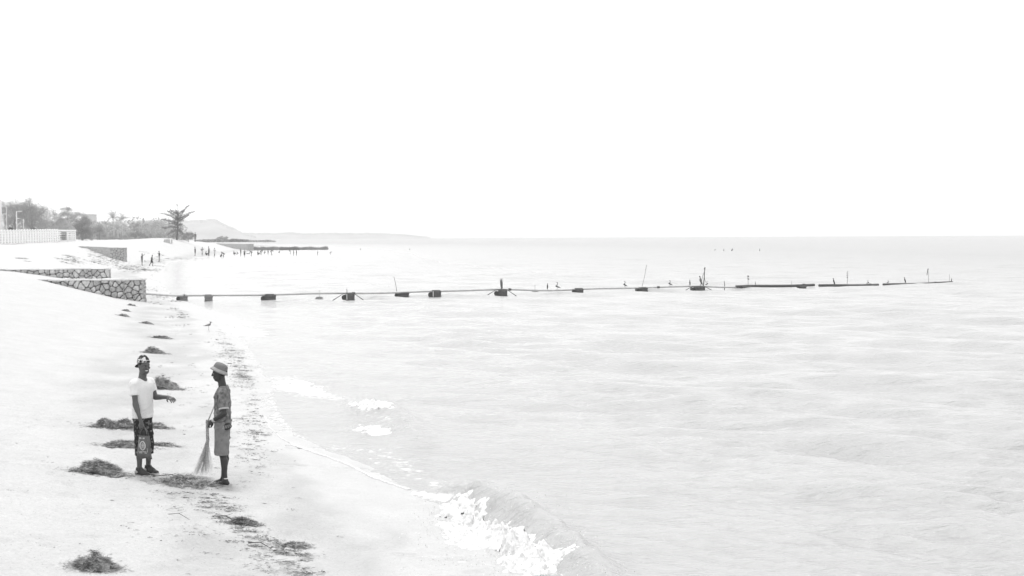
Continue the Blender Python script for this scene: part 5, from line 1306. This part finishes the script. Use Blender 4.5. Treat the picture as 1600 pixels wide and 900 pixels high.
def stick(px0, py0, px1, py1, r_, lab):
    a, b = hit(px0, py0), hit(px1, py1); m_ = (a + b) / 2; m_[2] = max(a[2], b[2]) + .03
    rt = empty('driftwood_stick', a, lab, 'stick', 'sticks lying on the sand'); MB().tube([a - a + vec(0, 0, r_), m_ - a + vec(0, .03, 0), b - a + vec(0, 0, r_)], [r_, r_ * .9, r_ * .5], 6).build('bark_stem', m_dark, rt, True)
    MB().tube([m_ - a + vec(0, .03, 0), m_ - a + vec(.09, .03, .03)], [r_ * .5, r_ * .2], 5).build('side_twig', m_dark, rt)
stick(240, 746, 296, 752, .007, 'long dark stick running from the sneakers to the swept weed pile')
stick(332, 808, 372, 817, .008, 'dark stick poking out left of the tangled weed clump')
stick(388, 850, 424, 859, .006, 'thin curved stick below the tangled weed clump')
stick(262, 804, 296, 812, .004, 'thinnest stick on the open sand left of the tangled clump')

def litter(name, lab, segs, m, Lk, wk, dens=1.0):
    CV, CF, n0 = [], [], 0
    for pts, spread, ncl, ns, size in segs:
        for k in range(int(ncl * dens)):
            t = rnd.random() * (len(pts) - 1); i = int(t); f = t - i; px = pts[i][0] * (1 - f) + pts[i + 1][0] * f + rnd.gauss(0, spread[0]); py = pts[i][1] * (1 - f) + pts[i + 1][1] * f + rnd.gauss(0, spread[1])
            q = atz(px, py, .22 if py > 470 else 0.1)
            if q[1] > 75: q = hit(px, py)
            if float(dshore(q[0], q[1])) < .35: continue
            n = max(2, int(ns * .8 * rnd.uniform(.3, 1.8))); s = size * rnd.uniform(.5, 1.5); C = np.stack([q[0] + rg.normal(0, s, n), q[1] + rg.normal(0, s * .55, n), np.zeros(n)], -1)
            C[:, 2] = T(C[:, 0], C[:, 1]) + .006 + np.abs(rg.normal(0, .018 * s / .12, n))
            V, Fc = strands(C, Lk, wk, .12, .8, ang0=rg.normal(0, .7, n)); CV.append(V); CF.append(Fc + n0); n0 += len(V)
    tag(mesh_np(name, np.concatenate(CV), np.concatenate(CF), m, False), lab, kind='stuff')
litter('weed_litter', 'scattered dark weed and twigs along the damp wrack line', [
    ([(355, 520), (378, 562), (402, 590), (432, 606)], (20, 10), 620, 4, .05), ([(360, 530), (378, 562), (402, 590), (432, 606)], (14, 6), 46, 120, .16), ([(340, 505), (362, 540)], (8, 6), 40, 14, .10), ([(405, 572), (428, 580)], (4, 2), 14, 40, .07), ([(410, 604), (436, 605)], (5, 1.5), 16, 40, .08),
    ([(395, 610), (392, 660), (404, 715)], (17, 16), 260, 3, .04), ([(395, 610), (392, 660), (404, 715)], (14, 14), 16, 40, .09), ([(404, 658), (402, 664)], (3, 3), 6, 26, .04),
    ([(285, 772), (330, 786), (372, 800)], (20, 10), 56, 18, .07), ([(340, 806), (400, 830), (440, 846)], (11, 4), 34, 22, .06), ([(440, 842), (478, 866)], (13, 7), 20, 26, .06), ([(400, 860), (500, 895)], (16, 6), 40, 18, .07), ([(420, 890), (520, 900)], (14, 5), 20, 20, .07),
    ([(300, 820), (360, 850)], (30, 14), 26, 7, .06), ([(200, 745), (330, 765)], (30, 5), 60, 12, .07), ([(180, 800), (300, 860)], (70, 30), 30, 3, .03), ([(60, 700), (180, 800)], (50, 60), 16, 2, .02),
    ([(300, 640), (340, 720)], (30, 50), 60, 5, .05), ([(280, 560), (330, 620)], (30, 26), 60, 6, .06), ([(380, 740), (430, 830)], (30, 30), 34, 6, .05)], m_weed, .055, .006, .65)
litter('weed_clumps', 'small dark wet clumps of weed and stones on the wrack line', [
    ([(358, 528), (378, 560), (404, 588), (432, 604)], (17, 8), 260, 6, .02), ([(358, 528), (378, 560), (404, 588), (432, 604)], (13, 7), 44, 60, .06), ([(404, 571), (428, 579)], (5, 2), 9, 60, .05), ([(408, 603), (438, 605)], (6, 1.5), 9, 60, .05), ([(395, 610), (398, 700)], (11, 14), 60, 14, .03),
    ([(285, 772), (330, 786), (372, 800)], (18, 9), 26, 22, .045), ([(335, 808), (400, 826), (470, 862), (510, 895)], (9, 4), 18, 28, .05), ([(375, 842), (430, 858)], (10, 3), 12, 26, .04), ([(120, 700), (320, 860)], (90, 60), 30, 4, .015), ([(280, 560), (330, 700)], (30, 50), 26, 10, .03)], m_weedd, .04, .007)
litter('weed_litter', 'far scattered weed and stones near the stone pier and small beach', [
    ([(272, 484), (282, 500)], (7, 6), 34, 10, .14), ([(300, 503), (330, 520)], (10, 4), 12, 6, .12), ([(236, 458), (268, 472)], (10, 4), 40, 16, .3), ([(230, 452), (250, 456)], (6, 2), 14, 20, .4)], m_weed, .12, .022, .45)
litter('weed_litter', 'dark streaks of dry growth on the sandy bank left of the middle wall', [
    ([(85, 404), (118, 410)], (6, 3), 40, 22, .5), ([(100, 398), (128, 408)], (7, 3), 30, 22, .45), ([(140, 396), (160, 406)], (5, 3), 36, 24, .5), ([(155, 412), (180, 407)], (5, 2), 40, 26, .6), ([(15, 400), (60, 412)], (16, 4), 14, 14, .4),
    ([(178, 412), (222, 422)], (12, 3), 60, 26, .8), ([(205, 418), (232, 424)], (8, 2), 40, 26, .8), ([(238, 404), (262, 410)], (8, 4), 50, 18, .5), ([(262, 404), (318, 406)], (10, 1.5), 70, 18, .6), ([(228, 398), (250, 400)], (6, 3), 20, 12, .4)], m_weed, .40, .045, .22)

# ------------------------------------------------------------------ whitewater
m_foam = mat('foam_froth', .43, .9, 0, 15, .008, 60, col2=.70, thr=(.32, .58))
def Hat(x, y):
    r_ = np.hypot(x, y); a = np.arctan2(x, y); i = np.clip(np.interp(r_, rad, np.arange(len(rad))), 0, len(rad) - 2); j = np.clip(np.interp(a, ang, np.arange(len(ang))), 0, len(ang) - 2)
    i0 = i.astype(int); j0 = j.astype(int); fi, fj = i - i0, j - j0
    return H[i0, j0] * (1 - fi) * (1 - fj) + H[i0 + 1, j0] * fi * (1 - fj) + H[i0, j0 + 1] * (1 - fi) * fj + H[i0 + 1, j0 + 1] * fi * fj
def froth(name, line, wid, hgt, lab, step=.022, thr=.42, seed=0, fine=1.0):
    P = np.array([q[:2] for q in P0(line)]); lo = P.min(0) - wid * 2.2; hi = P.max(0) + wid * 2.2
    x, y = np.meshgrid(np.arange(lo[0], hi[0], step), np.arange(lo[1], hi[1], step), indexing='ij')
    D, sg, t = seg_dist(x, y, [(a[0], a[1]) for a in P]); env = np.sin(np.clip(t, .03, .97) * math.pi) ** .5
    k = np.exp(-(D / wid) ** 2) * env; nz = fbm(x * 3.1 * fine + seed, y * 3.1 * fine, 5, 2.1, .62) ; mk = k + .72 * nz
    z0 = np.maximum(Hat(x, y), T(x, y)); lump = np.abs(fbm(x * 5 + seed, y * 5, 5, 2.2, .68)) * 1.5
    m_ = sst(thr - .12, thr + .35, mk); z = z0 - .014 + m_ * (hgt * k * (.25 + 1.2 * lump) + .016)
    idx = np.arange(x.size).reshape(x.shape); keep = (mk > thr - .12); kq = keep[:-1, :-1] & keep[1:, :-1] & keep[1:, 1:] & keep[:-1, 1:]
    Q = np.stack([idx[:-1, :-1], idx[1:, :-1], idx[1:, 1:], idx[:-1, 1:]], -1)[kq]
    used = np.unique(Q); mp_ = np.full(x.size, -1); mp_[used] = np.arange(len(used))
    V = np.stack([x, y, z], -1).reshape(-1, 3)[used]
    # flecks of spray
    nf = 900; pk = V[rg.integers(0, len(V), nf)]; sp = pk + rg.normal(0, 1, (nf, 3)) * np.array([.16, .16, 0]) + np.abs(rg.normal(0, 1, (nf, 3))) * np.array([0, 0, .05]) * np.array([1, 1, 1]); sp[:, 2] += .01
    V2, F2 = leaf_quads(sp, .015, .8)
    o = mesh_np(name, np.concatenate([V, V2]), np.concatenate([mp_[Q], F2 + len(V)]), m_foam, True); tag(o, lab, kind='stuff')
froth('wave_foam', [(700, 782), (725, 800), (745, 825), (785, 848), (825, 872), (850, 895), (870, 920)], .30, .15, 'thick white foam of the breaking wave at the bottom centre')
froth('wave_foam', [(712, 815), (722, 845), (760, 862)], .30, .07, 'spreading foam apron in front of the breaking wave', seed=4)
froth('wave_foam', [(775, 885), (810, 884), (850, 905)], .40, .09, 'foam patch at the bottom edge of the picture', seed=7)
froth('wave_foam', [(548, 635), (585, 642), (612, 650)], .22, .08, 'small curling foam crest in the middle distance', seed=9, fine=1.9, thr=.36)
froth('wave_foam', [(565, 668), (590, 676), (600, 684)], .26, .05, 'foam patch below the small curling crest', seed=11, fine=1.9, thr=.36)
froth('wave_foam', [(440, 592), (470, 606), (505, 620)], .55, .03, 'lacy foam sheet at the water edge beside the wrack line', step=.03, seed=13, thr=.5)
froth('wave_foam', [(350, 510), (385, 520), (400, 528)], .8, .03, 'foam sheet at the water edge beyond the wader', step=.05, seed=15, thr=.5)
def foam_line(pts, lab, w_=.035):
    P = np.array([hit(a, b) for a, b in pts]); s = np.linspace(0, len(P) - 1, 160); X = np.stack([np.interp(s, range(len(P)), P[:, i]) for i in range(3)], -1)
    X[:, 0] += .05 * fbm(s * 1.3, s * 0 + 3, 3); X[:, 1] += .10 * fbm(s * 1.1 + 9, s * 0, 3); X[:, 2] = np.maximum(T(X[:, 0], X[:, 1]), Hat(X[:, 0], X[:, 1])) + .004
    rr_ = w_ * (.35 + np.abs(fbm(s * 4, s * 0 + 1, 3)) * 2.2); o = MB().tube(X, list(rr_), 7, flat=.4).build('foam_line', m_foam, None, True); tag(o, lab, kind='stuff')
foam_line([(455, 694), (490, 707), (540, 725), (600, 752), (640, 766)], 'thin white foam line edging the last swash')
foam_line([(414, 650), (420, 668), (440, 686), (460, 694)], 'faint foam line of an older swash on the wet sand', .012)
